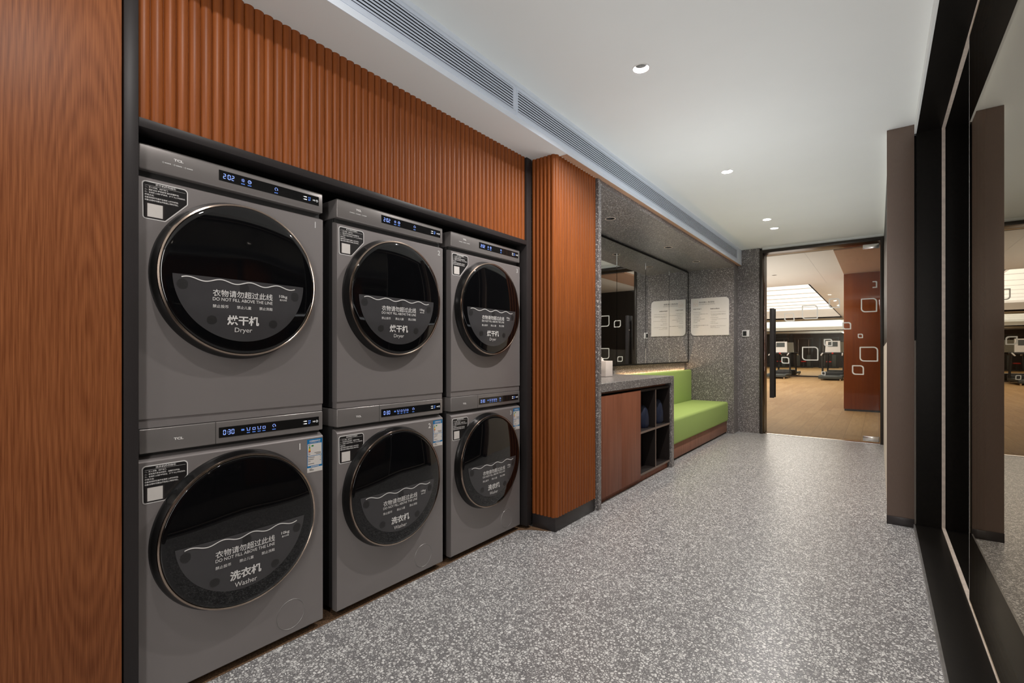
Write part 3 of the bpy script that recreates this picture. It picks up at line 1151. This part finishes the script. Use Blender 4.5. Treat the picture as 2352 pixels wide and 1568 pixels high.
def dome(cz):
    def f(y, z):
        r = math.hypot(y - DCY, z - cz)
        return 0.056 - 0.013 * (r / 0.248) ** 2.6
    return f


def seg_digits(mb, s, y, z, h, mat, x):
    """seven-segment digits"""
    T = {'0': 'abcdef', '2': 'abged', '3': 'abgcd'}
    w = h * 0.5
    t = h * 0.10
    for ch in s:
        if ch == ':':
            for q in (-0.18, 0.18):
                mb.box(x - 0.0002, x + 0.0003, y + w * 0.05, y + w * 0.05 + t, z + h * q - t / 2, z + h * q + t / 2, mat)
            y += w * 0.38
            continue
        S = {'a': (0, w, h / 2 - t, h / 2), 'd': (0, w, -h / 2, -h / 2 + t), 'g': (0, w, -t / 2, t / 2), 'f': (0, t, 0, h / 2), 'b': (w - t, w, 0, h / 2),
             'e': (0, t, -h / 2, 0), 'c': (w - t, w, -h / 2, 0)}
        for k in T[ch]:
            a, b, c, d = S[k]
            g = t * 0.6
            if k in 'adg':
                a, b = a + g, b - g
            else:
                c, d = c + g, d - g
            mb.box(x - 0.0002, x + 0.0003, y + a, y + b, z + c, z + d, mat)
        y += w * 1.42


def arc_x(mb, cy, cz, r0, r1, mat, x, a0=0, a1=2 * math.pi, seg=18):
    vs, fs = [], []
    for i in range(seg + 1):
        a = a0 + (a1 - a0) * i / seg
        vs += [(x, cy + r0 * math.cos(a), cz + r0 * math.sin(a)), (x, cy + r1 * math.cos(a), cz + r1 * math.sin(a))]
    for i in range(seg):
        fs.append([2 * i, 2 * i + 1, 2 * i + 3, 2 * i + 2])
    mb.add(vs, fs, mat)


def fan(mb, poly, mat, fn=None, x=0.0, rings=10):
    """flat or draped polygon that looks to +x, sliced so that it follows a curved face"""
    bm = bmesh.new()
    vs = [bm.verts.new((0, y, z)) for y, z in poly]
    bm.faces.new(vs)
    if fn:
        zs = [p[1] for p in poly]
        ys = [p[0] for p in poly]
        for k in range(1, rings):
            for ax, lo, hi in ((2, min(zs), max(zs)), (1, min(ys), max(ys))):
                v = lo + (hi - lo) * k / rings
                co = (0, 0, v) if ax == 2 else (0, v, 0)
                no = (0, 0, 1) if ax == 2 else (0, 1, 0)
                bmesh.ops.bisect_plane(bm, geom=bm.verts[:] + bm.edges[:] + bm.faces[:], plane_co=co, plane_no=no)
    for v in bm.verts:
        v.co.x = fn(v.co.y, v.co.z) if fn else x
    mb.from_bm(bm, mat, bool(fn))


def build_door(parent, cz, kind):
    f = dome(cz)
    m = MB()
    m.lathe_x(DCY, cz, [(0.266, -0.002), (0.266, 0.002), (0.262, 0.010), (0.2565, 0.022), (0.2545, 0.034), (0.250, 0.036), (0.246, 0.03)], 'door_black')
    door = m.build('door', parent)
    m = MB()
    m.lathe_x(DCY, cz, [(0.2545, 0.033), (0.2560, 0.0365), (0.2545, 0.0405), (0.2500, 0.0425), (0.2475, 0.0405), (0.247, 0.036)], 'ring_bronze')
    rg = m.build('door_ring', door)
    rg['label'] = 'thin bronze ring'
    m = MB()
    prof = [(0.2485, 0.036), (0.2475, 0.0415)] + [(0.246 * (1 - i / 22), f(DCY + 0.246 * (1 - i / 22), cz)) for i in range(22)] + [(0.0003, 0.056)]
    m.lathe_x(DCY, cz, prof, 'door_glass_black', 128)
    m.build('door_glass', door, sharp=60)
    # fill-line sticker
    if kind == 'dryer':
        cy, top, r, ccz, dy = 0.2835, 1.3245, 0.2095, 1.329, 0.0
    else:
        cy, top, r, ccz, dy = 0.2885, 0.477, 0.209, 0.4965, 0.008
    a0 = math.asin((top - ccz) / r)
    poly = [(cy + r * math.cos(t), ccz + r * math.sin(t)) for t in [a0 - (math.pi + 2 * a0) * i / 48 for i in range(49)]]
    m = MB()
    fan(m, poly, 'film_grey', lambda y, z: f(y, z) + 0.0012)
    for q in range(5):
        yq, zq = [(0.100, -0.030), (0.280, -0.027), (0.459, -0.038), (0.182, -0.137), (0.379, -0.142)][q]
        yq, zq = yq + dy, top + zq
        rr = 0.0145
        fan(m, [(yq + rr * math.cos(2 * math.pi * i / 20), zq + rr * (1.1 if q < 3 else 0.95) * math.sin(2 * math.pi * i / 20)) for i in range(20)], 'film_dot', lambda y, z: f(y, z) + 0.0017, rings=2)
    film = m.build('fill_line_sticker', door)
    film['label'] = 'grey half-round film with dark glue dots'
    m = MB()
    g = lambda y, z: f(y, z) + 0.0024
    # wavy line
    vs, fs = [], []
    n = 96
    for i in range(n + 1):
        u = i / n
        yy = 0.097 + dy + 0.361 * u
        zz = top - 0.0105 + 0.0052 * math.sin(2 * math.pi * 3.9 * u + 0.4)
        sl = 0.0052 * 2 * math.pi * 3.9 / 0.361 * math.cos(2 * math.pi * 3.9 * u + 0.4)
        k = 0.0016 * math.sqrt(1 + sl * sl)
        vs += [(g(yy, zz), yy, zz - k), (g(yy, zz), yy, zz + k)]
    for i in range(n):
        fs.append([2 * i, 2 * i + 2, 2 * i + 3, 2 * i + 1])
    m.add(vs, fs, 'print_white')

    def t(body, y, z, h, w=None, bold=0.0, align='l'):
        text(m, body, y + dy, top + z, h, 'print_white', width=w, bold=bold, fn=g, align=align)
    t('衣物请勿超过此线', 0.183, -0.0490, 0.0225, 0.192, 0.008)
    t('DO NOT FILL ABOVE THE LINE', 0.183, -0.0690, 0.0105, 0.192, 0.006)
    t('禁止投币', 0.183, -0.0920, 0.0105, 0.047, 0.006)
    t('禁止儿童', 0.256, -0.0915, 0.0105, 0.046, 0.006)
    t('禁止洗鞋', 0.329, -0.0905, 0.0105, 0.046, 0.006)
    t('烘干机' if kind == 'dryer' else '洗衣机', 0.278, -0.1355, 0.0325, 0.102, 0.03, 'c')
    t('Dryer' if kind == 'dryer' else 'Washer', 0.279, -0.1690, 0.0195 if kind == 'dryer' else 0.0165, 0.056 if kind == 'dryer' else 0.072, 0.0, 'c')
    t('10kg', 0.399, -0.0430, 0.0125, 0.030, 0.01)
    t('最大负载', 0.401, -0.0545, 0.0062, 0.026, 0.01)
    m.build('sticker_lettering', door)
    return door


def guide_label(parent, dz, kind):
    m = MB()
    pts = [(0.012, 1.4860), (0.071, 1.4860), (0.132, 1.5520), (0.132, 1.6010), (0.010, 1.6010)]
    pts = [(y, z + dz) for y, z in pts]
    outer = rounded(pts, [0.008, 0.006, 0.010, 0.012, 0.010])
    m.prism_x(outer, 0.0, 0.0008, 'print_white')
    inner = [(0.0152, 1.4890), (0.0697, 1.4890), (0.1289, 1.5532), (0.1289, 1.5980), (0.0132, 1.5980)]
    m.prism_x(rounded([(y, z + dz) for y, z in inner], [0.006, 0.004, 0.008, 0.010, 0.008]), 0.0, 0.0012, 'label_black')
    lab = m.build('guide_label', parent)
    lab['label'] = 'black label with white rim and lettering'
    m = MB()
    x = 0.0016

    def t(body, y, z, h, w=None, bold=0.0):
        text(m, body, y, z + dz, h, 'print_white', x=x, width=w, bold=bold)
    t('烘干机操作指引' if kind == 'dryer' else '洗衣机操作指引', 0.045, 1.5935, 0.0062, 0.053, 0.02)
    m.box(0.0014, 0.0017, 0.017, 0.125, 1.5878 + dz, 1.5883 + dz, 'print_white')
    if kind == 'dryer':
        lines = [('一、放入衣物、关好舱门;', 0.060), ('二、面板点击“程序选择”选中所需程序;', 0.090), ('三、在面板上选好程序后、按下 ▷|| 开始洗衣;', 0.107)]
    else:
        lines = [('一、放入衣物、关好舱门;', 0.056), ('二、本机洗涤液自动投放、无需手动添加;', 0.092), ('三、在面板上选好程序后、按下 ▷|| 开始洗衣;', 0.107)]
    lines += [('使用方式:', 0.024), ('设备空闲时可直接在面板上操作使用;', 0.088), ('设备占用时可微信扫码线上预约排队;', 0.088)]
    for i, (s, w) in enumerate(lines):
        t(s, 0.017, 1.5830 - i * 0.0078, 0.0052, w, 0.02)
    m.build('lettering', lab)
    m = MB()
    m.box(0.0009, 0.0015, 0.018, 0.068, 1.4905 + dz, 1.5355 + dz, 'skirting_black')
    m.box(0.0012, 0.0020, 0.0240, 0.0635, 1.4935 + dz, 1.5335 + dz, 'label_paper')
    m.build('paper_card', lab)


def console(parent, z0, z1, kind):
    m = MB()
    m.box(-0.58, 0.0, 0.003, 0.603, z0, z1, 'machine_console', 0.004, 3)
    c = m.build('control_panel', parent)
    zd0, zd1 = (1.660, 1.695) if kind == 'dryer' else (0.796, 0.831)
    zc = (zd0 + zd1) / 2
    m = MB()
    m.box(-0.002, 0.0012, 0.223, 0.586, zd0, zd1, 'display_black', 0.0006, 1)
    m.build('display', c)
    x = 0.0016
    m = MB()
    seg_digits(m, '2:02' if kind == 'dryer' else '0:30', 0.236, zc - 0.0005, 0.0165, 'digit_blue', x)
    m.build('time_digits', c)
    m = MB()

    def cap(yc, w=0.013):
        for k in range(3):
            m.box(x - .0002, x + .0002, yc - w / 2 + k * w / 3, yc - w / 2 + (k + 0.78) * w / 3, zc - 0.0120, zc - 0.0088, 'digit_blue_dim')

    def icon():
        return m.build('program_icon', c)

    if kind == 'dryer':
        arc_x(m, 0.300, zc + 0.002, 0.0024, 0.0036, 'digit_blue', x)
        for k in range(8):
            a = k * math.pi / 4
            cyy, czz = 0.300 + 0.0055 * math.cos(a), zc + 0.002 + 0.0055 * math.sin(a)
            m.box(x - .0002, x + .0002, cyy - 0.0006, cyy + 0.0006, czz - 0.0006, czz + 0.0006, 'digit_blue')
        cap(0.300)
        icon()
        m = MB()
        arc_x(m, 0.322, zc + 0.002, 0.0045, 0.0062, 'digit_blue', x)
        m.box(x - .0002, x + .0002, 0.3215, 0.3226, zc + 0.0015, zc + 0.0050, 'digit_blue')
        m.box(x - .0002, x + .0002, 0.3215, 0.3250, zc + 0.0012, zc + 0.0022, 'digit_blue')
        cap(0.322)
        icon()
        ry = 0.416
    else:
        for k, yc in enumerate((0.318, 0.337, 0.355, 0.372)):
            m = MB()
            m.box(x - .0002, x + .0002, yc - 0.005, yc + 0.005, zc - 0.0035, zc - 0.0023, 'digit_blue')
            m.box(x - .0002, x + .0002, yc - 0.005, yc - 0.0038, zc - 0.003, zc + 0.005, 'digit_blue')
            m.box(x - .0002, x + .0002, yc + 0.0038, yc + 0.005, zc - 0.003, zc + 0.005, 'digit_blue')
            if k % 2:
                m.box(x - .0002, x + .0002, yc - 0.005, yc + 0.005, zc + 0.004, zc + 0.0052, 'digit_blue')
            else:
                m.box(x - .0002, x + .0002, yc - 0.007, yc - 0.004, zc + 0.005, zc + 0.0065, 'digit_blue')
                m.box(x - .0002, x + .0002, yc + 0.004, yc + 0.007, zc + 0.005, zc + 0.0065, 'digit_blue')
            cap(yc, 0.011)
            icon()
        m = MB()
        m.box(x - .0002, x + .0002, 0.294, 0.304, zc - 0.002, zc + 0.004, 'digit_blue_dim')
        icon()
        ry = 0.408
    m = MB()
    arc_x(m, ry, zc + 0.003, 0.0042, 0.0056, 'digit_blue', x, R(-20), R(270))
    m.add([(x, ry + 0.0025, zc + 0.002), (x, ry + 0.0075, zc + 0.002), (x, ry + 0.005, zc - 0.0015)], [[0, 1, 2]], 'digit_blue')
    cap(ry)
    icon()
    m = MB()
    text(m, '程序', 0.5455, zc + 0.0040, 0.0062, 'digit_blue_dim', x=x + .0004, align='c', width=0.011, bold=0.03)
    text(m, '选择', 0.5455, zc - 0.0040, 0.0062, 'digit_blue_dim', x=x + .0004, align='c', width=0.011, bold=0.03)
    for dz in (0.0048, -0.0048):
        m.box(x - .0002, x + .0002, 0.524, 0.535, zc + dz - 0.0016, zc + dz + 0.0016, 'digit_white')
        m.box(x - .0002, x + .0002, 0.520, 0.5228, zc + dz - 0.0004, zc + dz + 0.0004, 'digit_white')
    yq = 0.560
    m.add([(x, yq, zc - 0.003), (x, yq + 0.0045, zc), (x, yq, zc + 0.003), (x, yq + .001, zc + .0015), (x, yq + 0.003, zc), (x, yq + .001, zc - .0015)],
          [[0, 1, 4, 5], [1, 2, 3, 4], [0, 5, 3, 2]], 'digit_white')
    m.box(x - .0002, x + .0002, yq + 0.0055, yq + 0.0065, zc - 0.003, zc + 0.003, 'digit_white')
    m.box(x - .0002, x + .0002, yq + 0.0078, yq + 0.0088, zc - 0.003, zc + 0.003, 'digit_white')
    arc_x(m, 0.577, zc, 0.0032, 0.0043, 'digit_white', x, R(120), R(420))
    m.box(x - .0002, x + .0002, 0.5765, 0.5776, zc + 0.001, zc + 0.005, 'digit_white')
    m.build('touch_buttons', c)
    m = MB()
    zt = 1.686 if kind == 'dryer' else 0.812
    text(m, 'TCL', 0.093, zt, 0.0078, 'print_white', x=0.0006, width=0.0265, bold=0.05)
    if kind == 'dryer':
        for k in range(3):
            y0 = 0.062 + k * 0.030
            arc_x(m, y0 + 0.003, 1.6695, 0.0016, 0.0026, 'print_grey', 0.0006, seg=10)
            for j in range(4):
                m.box(0.0, 0.0006, y0 + 0.0075 + j * 0.0042, y0 + 0.0110 + j * 0.0042, 1.6680, 1.6710, 'print_grey')
            if k < 2:
                m.box(0.0, 0.0006, y0 + 0.0270, y0 + 0.0275, 1.6675, 1.6715, 'print_grey')
    m.build('brand_lettering', c)
    return c


def build_dryer():
    root = empty('dryer', (MX, 0.4740, 0.852))
    inner = []
    D = empty('tmp')
    m = MB()
    m.box(-0.59, -0.036, 0.006, 0.600, 0.855, 1.708, 'machine_side', 0.003)
    m.build('cabinet', D)
    m = MB()
    prof = [(-0.034, 0.879), (-0.003, 0.879), (0.0, 0.882), (0.0, 1.606), (-0.0025, 1.6095), (-0.024, 1.618), (-0.034, 1.618)]
    m.prism_y(prof, 0.003, 0.603, 'machine_grey')
    m.prism_y([(-0.034, 0.853), (-0.004, 0.853), (-0.004, 0.879), (-0.034, 0.879)], 0.004, 0.602, 'machine_grey')
    m.prism_y([(-0.034, 1.618), (-0.023, 1.618), (-0.023, 1.636), (-0.034, 1.636)], 0.006, 0.600, 'groove_dark')
    m.build('front_panel', D)
    console(D, 1.635, 1.712, 'dryer')
    build_door(D, 1.3265, 'dryer')
    guide_label(D, 0.0, 'dryer')
    return root, D


def build_washer():
    root = empty('washing_machine', (MX, 0.4740, 0.0))
    D = empty('tmp')
    m = MB()
    m.box(-0.59, -0.036, 0.006, 0.600, 0.024, 0.851, 'machine_side', 0.003)
    m.build('cabinet', D)
    m = MB()
    prof = [(-0.034, 0.024), (-0.004, 0.024), (0.0, 0.028), (0.0, 0.750), (-0.0025, 0.7545), (-0.024, 0.766), (-0.034, 0.766)]
    m.prism_y(prof, 0.003, 0.603, 'machine_grey')
    m.prism_y([(-0.034, 0.766), (-0.023, 0.766), (-0.023, 0.778), (-0.034, 0.778)], 0.006, 0.600, 'groove_dark')
    m.build('front_panel', D)
    c = console(D, 0.777, 0.851, 'washer')
    m = MB()
    m.box(-0.001, 0.0003, 0.2125, 0.2140, 0.7775, 0.8505, 'groove_dark')
    m.build('drawer_seam', c)
    build_door(D, 0.4800, 'washer')
    guide_label(D, -0.861, 'washer')
    # filter cover
    m = MB()
    m.lathe_x(0.472, 0.100, [(0.0005, 0.0004), (0.0525, 0.0004)], 'machine_grey', 48, False)
    m.lathe_x(0.472, 0.100, [(0.0525, 0.0002), (0.0532, 0.0010), (0.0540, 0.0010), (0.0547, 0.0)], 'steel_edge', 48)
    fc = m.build('filter_cover', D)
    fc['label'] = 'round cover with thin bright rim'
    # energy label
    m = MB()
    y0, y1, z0, z1 = 0.537, 0.6005, 0.617, 0.7455
    m.box(0.0, 0.0006, y0, y1, z0 + 0.018, z1, 'label_blue')
    m.box(0.0, 0.0006, y0, y1, z0, z0 + 0.018, 'label_paper')
    m.box(0.0, 0.0009, y0 + 0.002, y1 - 0.003, z1 - 0.064, z1 - 0.018, 'label_paper')
    m.box(0.0, 0.0009, y0 + 0.002, y1 - 0.003, z1 - 0.103, z1 - 0.066, 'label_paper')
    en = m.build('energy_label', D)
    en['label'] = 'blue and white energy label'
    m = MB()
    x = 0.0013
    text(m, '中国能效标识', (y0 + y1) / 2, z1 - 0.0075, 0.0068, 'print_white', x=x, width=0.046, align='c', bold=0.02)
    text(m, 'CHINA ENERGY LABEL', (y0 + y1) / 2, z1 - 0.0140, 0.0030, 'print_white', x=x, width=0.046, align='c')
    for k, (mt, w) in enumerate([('label_green', 0.004), ('label_green', 0.0055), ('label_yellow', 0.0068), ('label_yellow', 0.0078), ('label_red', 0.0088)]):
        za = z1 - 0.026 - k * 0.0046
        m.add([(x, y0 + 0.0095 - w / 2, za - 0.0044), (x, y0 + 0.0095 + w / 2, za - 0.0044), (x, y0 + 0.0095 + w / 2, za), (x, y0 + 0.0095 - w / 2, za)], [[0, 1, 2, 3]], mt)
    zc = z1 - 0.026
    m.add([(x, y0 + 0.016, zc), (x, y0 + 0.019, zc - 0.003), (x, y0 + 0.026, zc - 0.003), (x, y0 + 0.026, zc + 0.003), (x, y0 + 0.019, zc + 0.003)], [[0, 1, 2, 3, 4]], 'label_green')
    for (a, b, fz) in [(0.004, 0.012, 0.022), (0.004, 0.011, 0.052), (0.004, 0.012, 0.058), (0.030, 0.057, 0.054), (0.036, 0.057, 0.059),
                       (0.004, 0.030, 0.0705), (0.053, 0.057, 0.0705), (0.004, 0.027, 0.078), (0.055, 0.057, 0.078), (0.004, 0.013, 0.085), (0.053, 0.057, 0.085), (0.004, 0.028, 0.095),
                       (0.009, 0.020, 0.1155), (0.009, 0.027, 0.120)]:
        m.box(x - 0.0003, x, y0 + a, y0 + b, z1 - fz - 0.0009, z1 - fz + 0.0009, 'print_ink')
    m.box(x - 0.0003, x, y0 + 0.015, y1 - 0.015, z1 - 0.1075, z1 - 0.1055, 'print_white')
    m.build('lettering', en)
    for (fx, fy) in ((-0.05, 0.05), (-0.05, 0.553), (-0.54, 0.05), (-0.54, 0.553)):
        m = MB()
        m.lathe_z(fx, fy, [(0.018, 0.0), (0.020, 0.004), (0.020, 0.014), (0.010, 0.018), (0.010, 0.026)], 'rubber_black', 20)
        m.build('foot', D)
    return root, D


def adopt(root, D, zoff):
    """hand the parts built about the machine's corner to their root, at the root's base"""
    for ch in list(D.children):
        ch.parent = root
        ch.location = (0, 0, -zoff)
    bpy.data.objects.remove(D)
    return root


def number(parent, s, y, z, zoff, mat):
    m = MB()
    text(m, s, y, z - zoff, 0.024, mat, x=0.0008, bold=0.02)
    n = m.build('number', parent)
    n['label'] = 'pale number %s' % s


dryer = adopt(*build_dryer(), 0.852)
washer = adopt(*build_washer(), 0.0)
spots = [0.4740, 1.1370, 1.7970]
dl = ['grey front-loading dryer stacked above the washer marked 1, beside the wood panel wall',
      'grey front-loading dryer marked 2, in the middle of the three upper machines',
      'grey front-loading dryer marked 3, upper machine nearest the fluted column']
wl = ['grey front-loading washing machine marked 1, on the floor beside the wood panel wall',
      'grey front-loading washing machine marked 2, in the middle of the lower row',
      'grey front-loading washing machine marked 3, on the floor nearest the fluted column']
for i, y in enumerate(spots):
    d = dryer if i == 0 else copy_tree(dryer)
    w = washer if i == 0 else copy_tree(washer)
    if i:
        for q in (d, w):
            for ch in list(q.children):
                if ch.name.startswith('number'):
                    bpy.data.objects.remove(ch)
    d.location.y = y
    w.location.y = y
    tag(d, dl[i], 'dryer', 'stacked dryers')
    tag(w, wl[i], 'washing machine', 'washing machines in the lower row')
for i, (d, w) in enumerate(zip([o for o in bpy.data.objects if o.get('category') == 'dryer'], [o for o in bpy.data.objects if o.get('category') == 'washing machine'])):
    pass
for o in [o for o in bpy.data.objects if o.get('category') in ('dryer', 'washing machine')]:
    k = min(range(3), key=lambda j: abs(spots[j] - o.location.y))
    if o['category'] == 'dryer':
        number(o, str(k + 1), 0.568, 1.583, 0.852, 'print_grey')
    else:
        number(o, str(k + 1), 0.505, 0.724, 0.0, 'print_white')

# ------------------------------------------------------------------ the gym beyond the glass door
GY = 25.7
m = MB()
m.box(-9.0, 4.0, FARY + 0.02, GY, -0.06, 0.0, 'gym_vinyl')
struct(m.build('floor_gym'))
m = MB()
m.box(-9.0, GX * 0, FARY + 0.3, FARY + 0.34, 0.0, 2.7, 'gym_wall_dark') if False else None
m.box(-9.0, -1.277, FARY + 0.30, FARY + 0.36, 0.0, 2.7, 'gym_wall_dark')
m.box(0.05, 4.0, FARY + 0.30, FARY + 0.36, 0.0, 2.7, 'gym_wall_dark')
m.box(-1.277, 0.05, FARY + 0.30, FARY + 0.36, 2.461, 2.7, 'gym_wall_dark')
struct(m.build('wall_gym_near'))
m = MB()
m.box(-9.1, -9.0, FARY + 0.3, GY, 0.0, 3.1, 'gym_wall_tan')
struct(m.build('wall_gym_left'))
m = MB()
m.box(4.0, 4.1, FARY + 0.3, GY, 0.0, 3.1, 'gym_wall_dark')
struct(m.build('wall_gym_right'))
m = MB()
m.box(0.062, 4.0, 11.10, 11.16, 0.0, 2.7, 'gym_wall_dark')
struct(m.build('wall_gym_partition'))
CX0, CX1, CY0, CY1, CZ = -8.4, -1.24, 12.45, 24.9, 2.60
m = MB()
m.box(-9.0, 4.0, FARY + 0.36, CY0, CZ, CZ + 0.06, 'gym_ceiling')
m.box(CX1, 4.0, CY0, GY, CZ, CZ + 0.06, 'gym_ceiling')
m.box(-9.0, CX0, CY0, GY, CZ, CZ + 0.06, 'gym_ceiling')
m.box(CX0, CX1, CY1, GY, CZ, CZ + 0.06, 'gym_ceiling')
m.box(CX1, CX1 + 0.03, CY0, CY1, CZ, 3.05, 'gym_ceiling')
m.box(CX0 - 0.03, CX0, CY0, CY1, CZ, 3.05, 'gym_ceiling')
m.box(CX0, CX1, CY0 - 0.03, CY0, CZ, 3.05, 'gym_ceiling')
m.box(CX0, CX1, CY1, CY1 + 0.03, CZ, 3.05, 'gym_ceiling')
m.box(-0.898, -0.892, FARY + 0.36, CY0, CZ - 0.001, CZ, 'coffer_line')
struct(m.build('ceiling_gym'))
m = MB()
m.box(CX0, CX1, CY0, CY1, 3.0, 3.05, 'coffer_light')
cof = struct(m.build('ceiling_gym_coffer'), 'luminous stretched ceiling in the gym')
m = MB()
for i in range(1, 9):
    yy = CY0 + (CY1 - CY0) * i / 9
    m.box(CX0, CX1, yy - 0.015, yy + 0.015, 2.985, 3.0, 'coffer_line')
struct(m.build('ceiling_gym_battens'))
m = MB()
m.box(-0.523, 0.07, 8.43, 11.04, CZ - 0.03, CZ - 0.002, 'veneer_reflection_tan')  # tan patch stands in for a reflection in the door glass
struct(m.build('trim_12'), 'brown ceiling patch standing for a door-glass reflection by the gym pillar')
pl = empty('gym_pillar', (-0.11, 11.04, 0))
m = MB()
m.box(-0.523 + 0.11, 0.06 + 0.11, 0.0, 1.2, 0.036, CZ - 0.031, 'gym_block_wood', 0.002)
m.build('cladding', pl)
m = MB()
m.box(-0.515 + 0.11, 0.06 + 0.11, 0.01, 1.2, 0.0, 0.036, 'skirting_black')
m.build('skirting', pl)
tag(pl, 'reddish brown wood-clad pillar seen through the right half of the glass door', 'pillar')
m = MB()
m.box(-9.0, 4.0, GY, GY + 0.05, 0.06, CZ, 'gym_mirror')
gm = m.build('gym_mirror')
tag(gm, 'full-height mirror wall at the back of the gym behind the treadmills', 'mirror')
m = MB()
m.box(-9.0, 4.0, GY - 0.012, GY, 0.0, 0.06, 'skirting_black')
struct(m.build('baseboard_gym'))
for x, y, r_ in ((-1.55, 8.95, 0.05), (-1.62, 10.6, 0.05)):
    d = downlight(x, y, CZ, r_, 'plastic_white', 'small round gym ceiling light %s' % ('just beyond the top of the glass door' if y < 9.5 else 'beyond the nearer one, before the bright coffer'), 'gym ceiling lights', False)
    for ch in d.children:
        if not ch.name.startswith('trim_ring'):
            ch.scale = (1, 1, -0.05)


def treadmill(x, y):
    t = empty('treadmill', (x, y, 0))
    m = MB()
    m.box(-0.40, 0.40, 0.0, 0.10, 0.06, 0.17, 'tread_grey', 0.02, 3)
    m.box(-0.40, -0.27, 0.06, 1.75, 0.09, 0.19, 'tread_grey', 0.015, 2)
    m.box(0.27, 0.40, 0.06, 1.75, 0.09, 0.19, 'tread_grey', 0.015, 2)
    m.box(-0.38, 0.38, 1.35, 1.95, 0.05, 0.30, 'rubber_black', 0.05, 4)
    m.build('deck', t)
    m = MB()
    m.box(-0.27, 0.27, 0.05, 1.4, 0.12, 0.165, 'tread_grey', 0.01, 2)
    m.build('running_belt', t)
    m = MB()
    m.tube([(-0.27, 0.05, 0.115), (0.27, 0.05, 0.115)], 0.05, 'rubber_black')
    m.build('rear_roller', t)
    for s in (-1, 1):
        m = MB()
        m.tube([(s * 0.37, 1.55, 0.18), (s * 0.365, 1.50, 0.6), (s * 0.34, 1.40, 1.08)], 0.035, 'rubber_black')
        m.build('upright', t)
        m = MB()
        m.tube([(s * 0.36, 0.75, 1.00), (s * 0.36, 0.95, 1.03), (s * 0.34, 1.38, 1.09)], 0.025, 'console_white')
        m.build('handrail', t)
        m = MB()
        m.tube([(s * 0.33, 0.06, 0.0), (s * 0.33, 0.06, 0.08)], 0.03, 'chrome')
        m.tube([(s * 0.33, 1.8, 0.0), (s * 0.33, 1.8, 0.08)], 0.03, 'chrome')
        m.build('foot', t)
    m = MB()
    m.box(-0.42, 0.42, 1.30, 1.45, 1.04, 1.12, 'rubber_black', 0.03, 3)
    m.build('crossbar', t)
    m = MB()
    vs = [(-0.27, 1.38, 1.12), (0.27, 1.38, 1.12), (0.25, 1.48, 1.60), (-0.25, 1.48, 1.60), (-0.27, 1.50, 1.12), (0.27, 1.50, 1.12), (0.25, 1.58, 1.60), (-0.25, 1.58, 1.60)]
    m.add(vs, [[0, 1, 2, 3], [5, 4, 7, 6], [4, 0, 3, 7], [1, 5, 6, 2], [3, 2, 6, 7], [4, 5, 1, 0]], 'console_white')
    c = m.build('console', t)
    m = MB()
    m.add([(-0.17, 1.4235, 1.36), (0.17, 1.4235, 1.36), (0.165, 1.4665, 1.56), (-0.165, 1.4665, 1.56), (-0.17, 1.43, 1.36), (0.17, 1.43, 1.36), (0.165, 1.475, 1.56), (-0.165, 1.475, 1.56)],
          [[0, 1, 2, 3], [4, 5, 6, 7][::-1], [0, 4, 5, 1], [1, 5, 6, 2], [2, 6, 7, 3], [3, 7, 4, 0]], 'tread_grey')
    m.build('screen', c)
    m = MB()
    m.box(-0.03, 0.03, 1.28, 1.305, 1.05, 1.11, 'red_plastic', 0.005)
    m.build('stop_button', t)
    return t


t1 = treadmill(-3.52, 23.2)
tag(t1, 'treadmill partly behind the black door handle, white console and dark deck', 'treadmill', 'treadmills before the gym mirror')
t2 = copy_tree(t1)
t2.location = (-1.53, 22.85, 0)
tag(t2, 'treadmill next to the wood-clad pillar, white console and dark deck', 'treadmill', 'treadmills before the gym mirror')


def cable_machine(x, y):
    t = empty('cable_machine', (x, y, 0))
    m = MB()
    m.box(-0.62, 0.62, -0.06, 0.06, 0.0, 0.08, 'rubber_black', 0.01)
    m.box(-0.06, 0.06, -0.55, 0.55, 0.0, 0.07, 'rubber_black', 0.01)
    m.build('base', t)
    for s_ in (-1, 1):
        m = MB()
        m.box(s_ * 0.56 - 0.05, s_ * 0.56 + 0.05, -0.05, 0.05, 0.08, 2.15, 'rubber_black', 0.008)
        m.build('upright', t)
        m = MB()
        m.box(s_ * 0.34 - 0.12, s_ * 0.34 + 0.12, -0.09, 0.09, 0.10, 0.95, 'tread_grey', 0.01)
        m.build('weight_stack', t)
        m = MB()
        m.tube([(s_ * 0.34, 0, 0.95), (s_ * 0.34, 0, 2.10)], 0.014, 'chrome')
        m.build('guide_rod', t)
    m = MB()
    m.box(-0.62, 0.62, -0.06, 0.06, 2.15, 2.25, 'rubber_black', 0.01)
    m.build('crossbar', t)
    m = MB()
    m.box(-0.16, 0.16, -0.30, -0.02, 0.42, 0.50, 'red_plastic', 0.02)
    m.box(-0.05, 0.05, -0.22, -0.10, 0.07, 0.42, 'rubber_black')
    m.build('seat', t)
    return t


cm = cable_machine(-2.9, 9.4)
for i, (x, y) in enumerate(((-2.9, 9.4), (-4.5, 9.2), (-6.1, 9.4))):
    o = cm if i == 0 else copy_tree(cm)
    o.location = (x, y, 0)
    tag(o, ['dark cable machine with red seat mirrored in the gym, nearest the glass door', 'dark cable machine with red seat mirrored in the gym, middle of three',
            'dark cable machine with red seat mirrored in the gym, farthest from the glass door'][i], 'exercise machine', 'cable machines of the gym')

bpy.data.objects.remove(_txo)
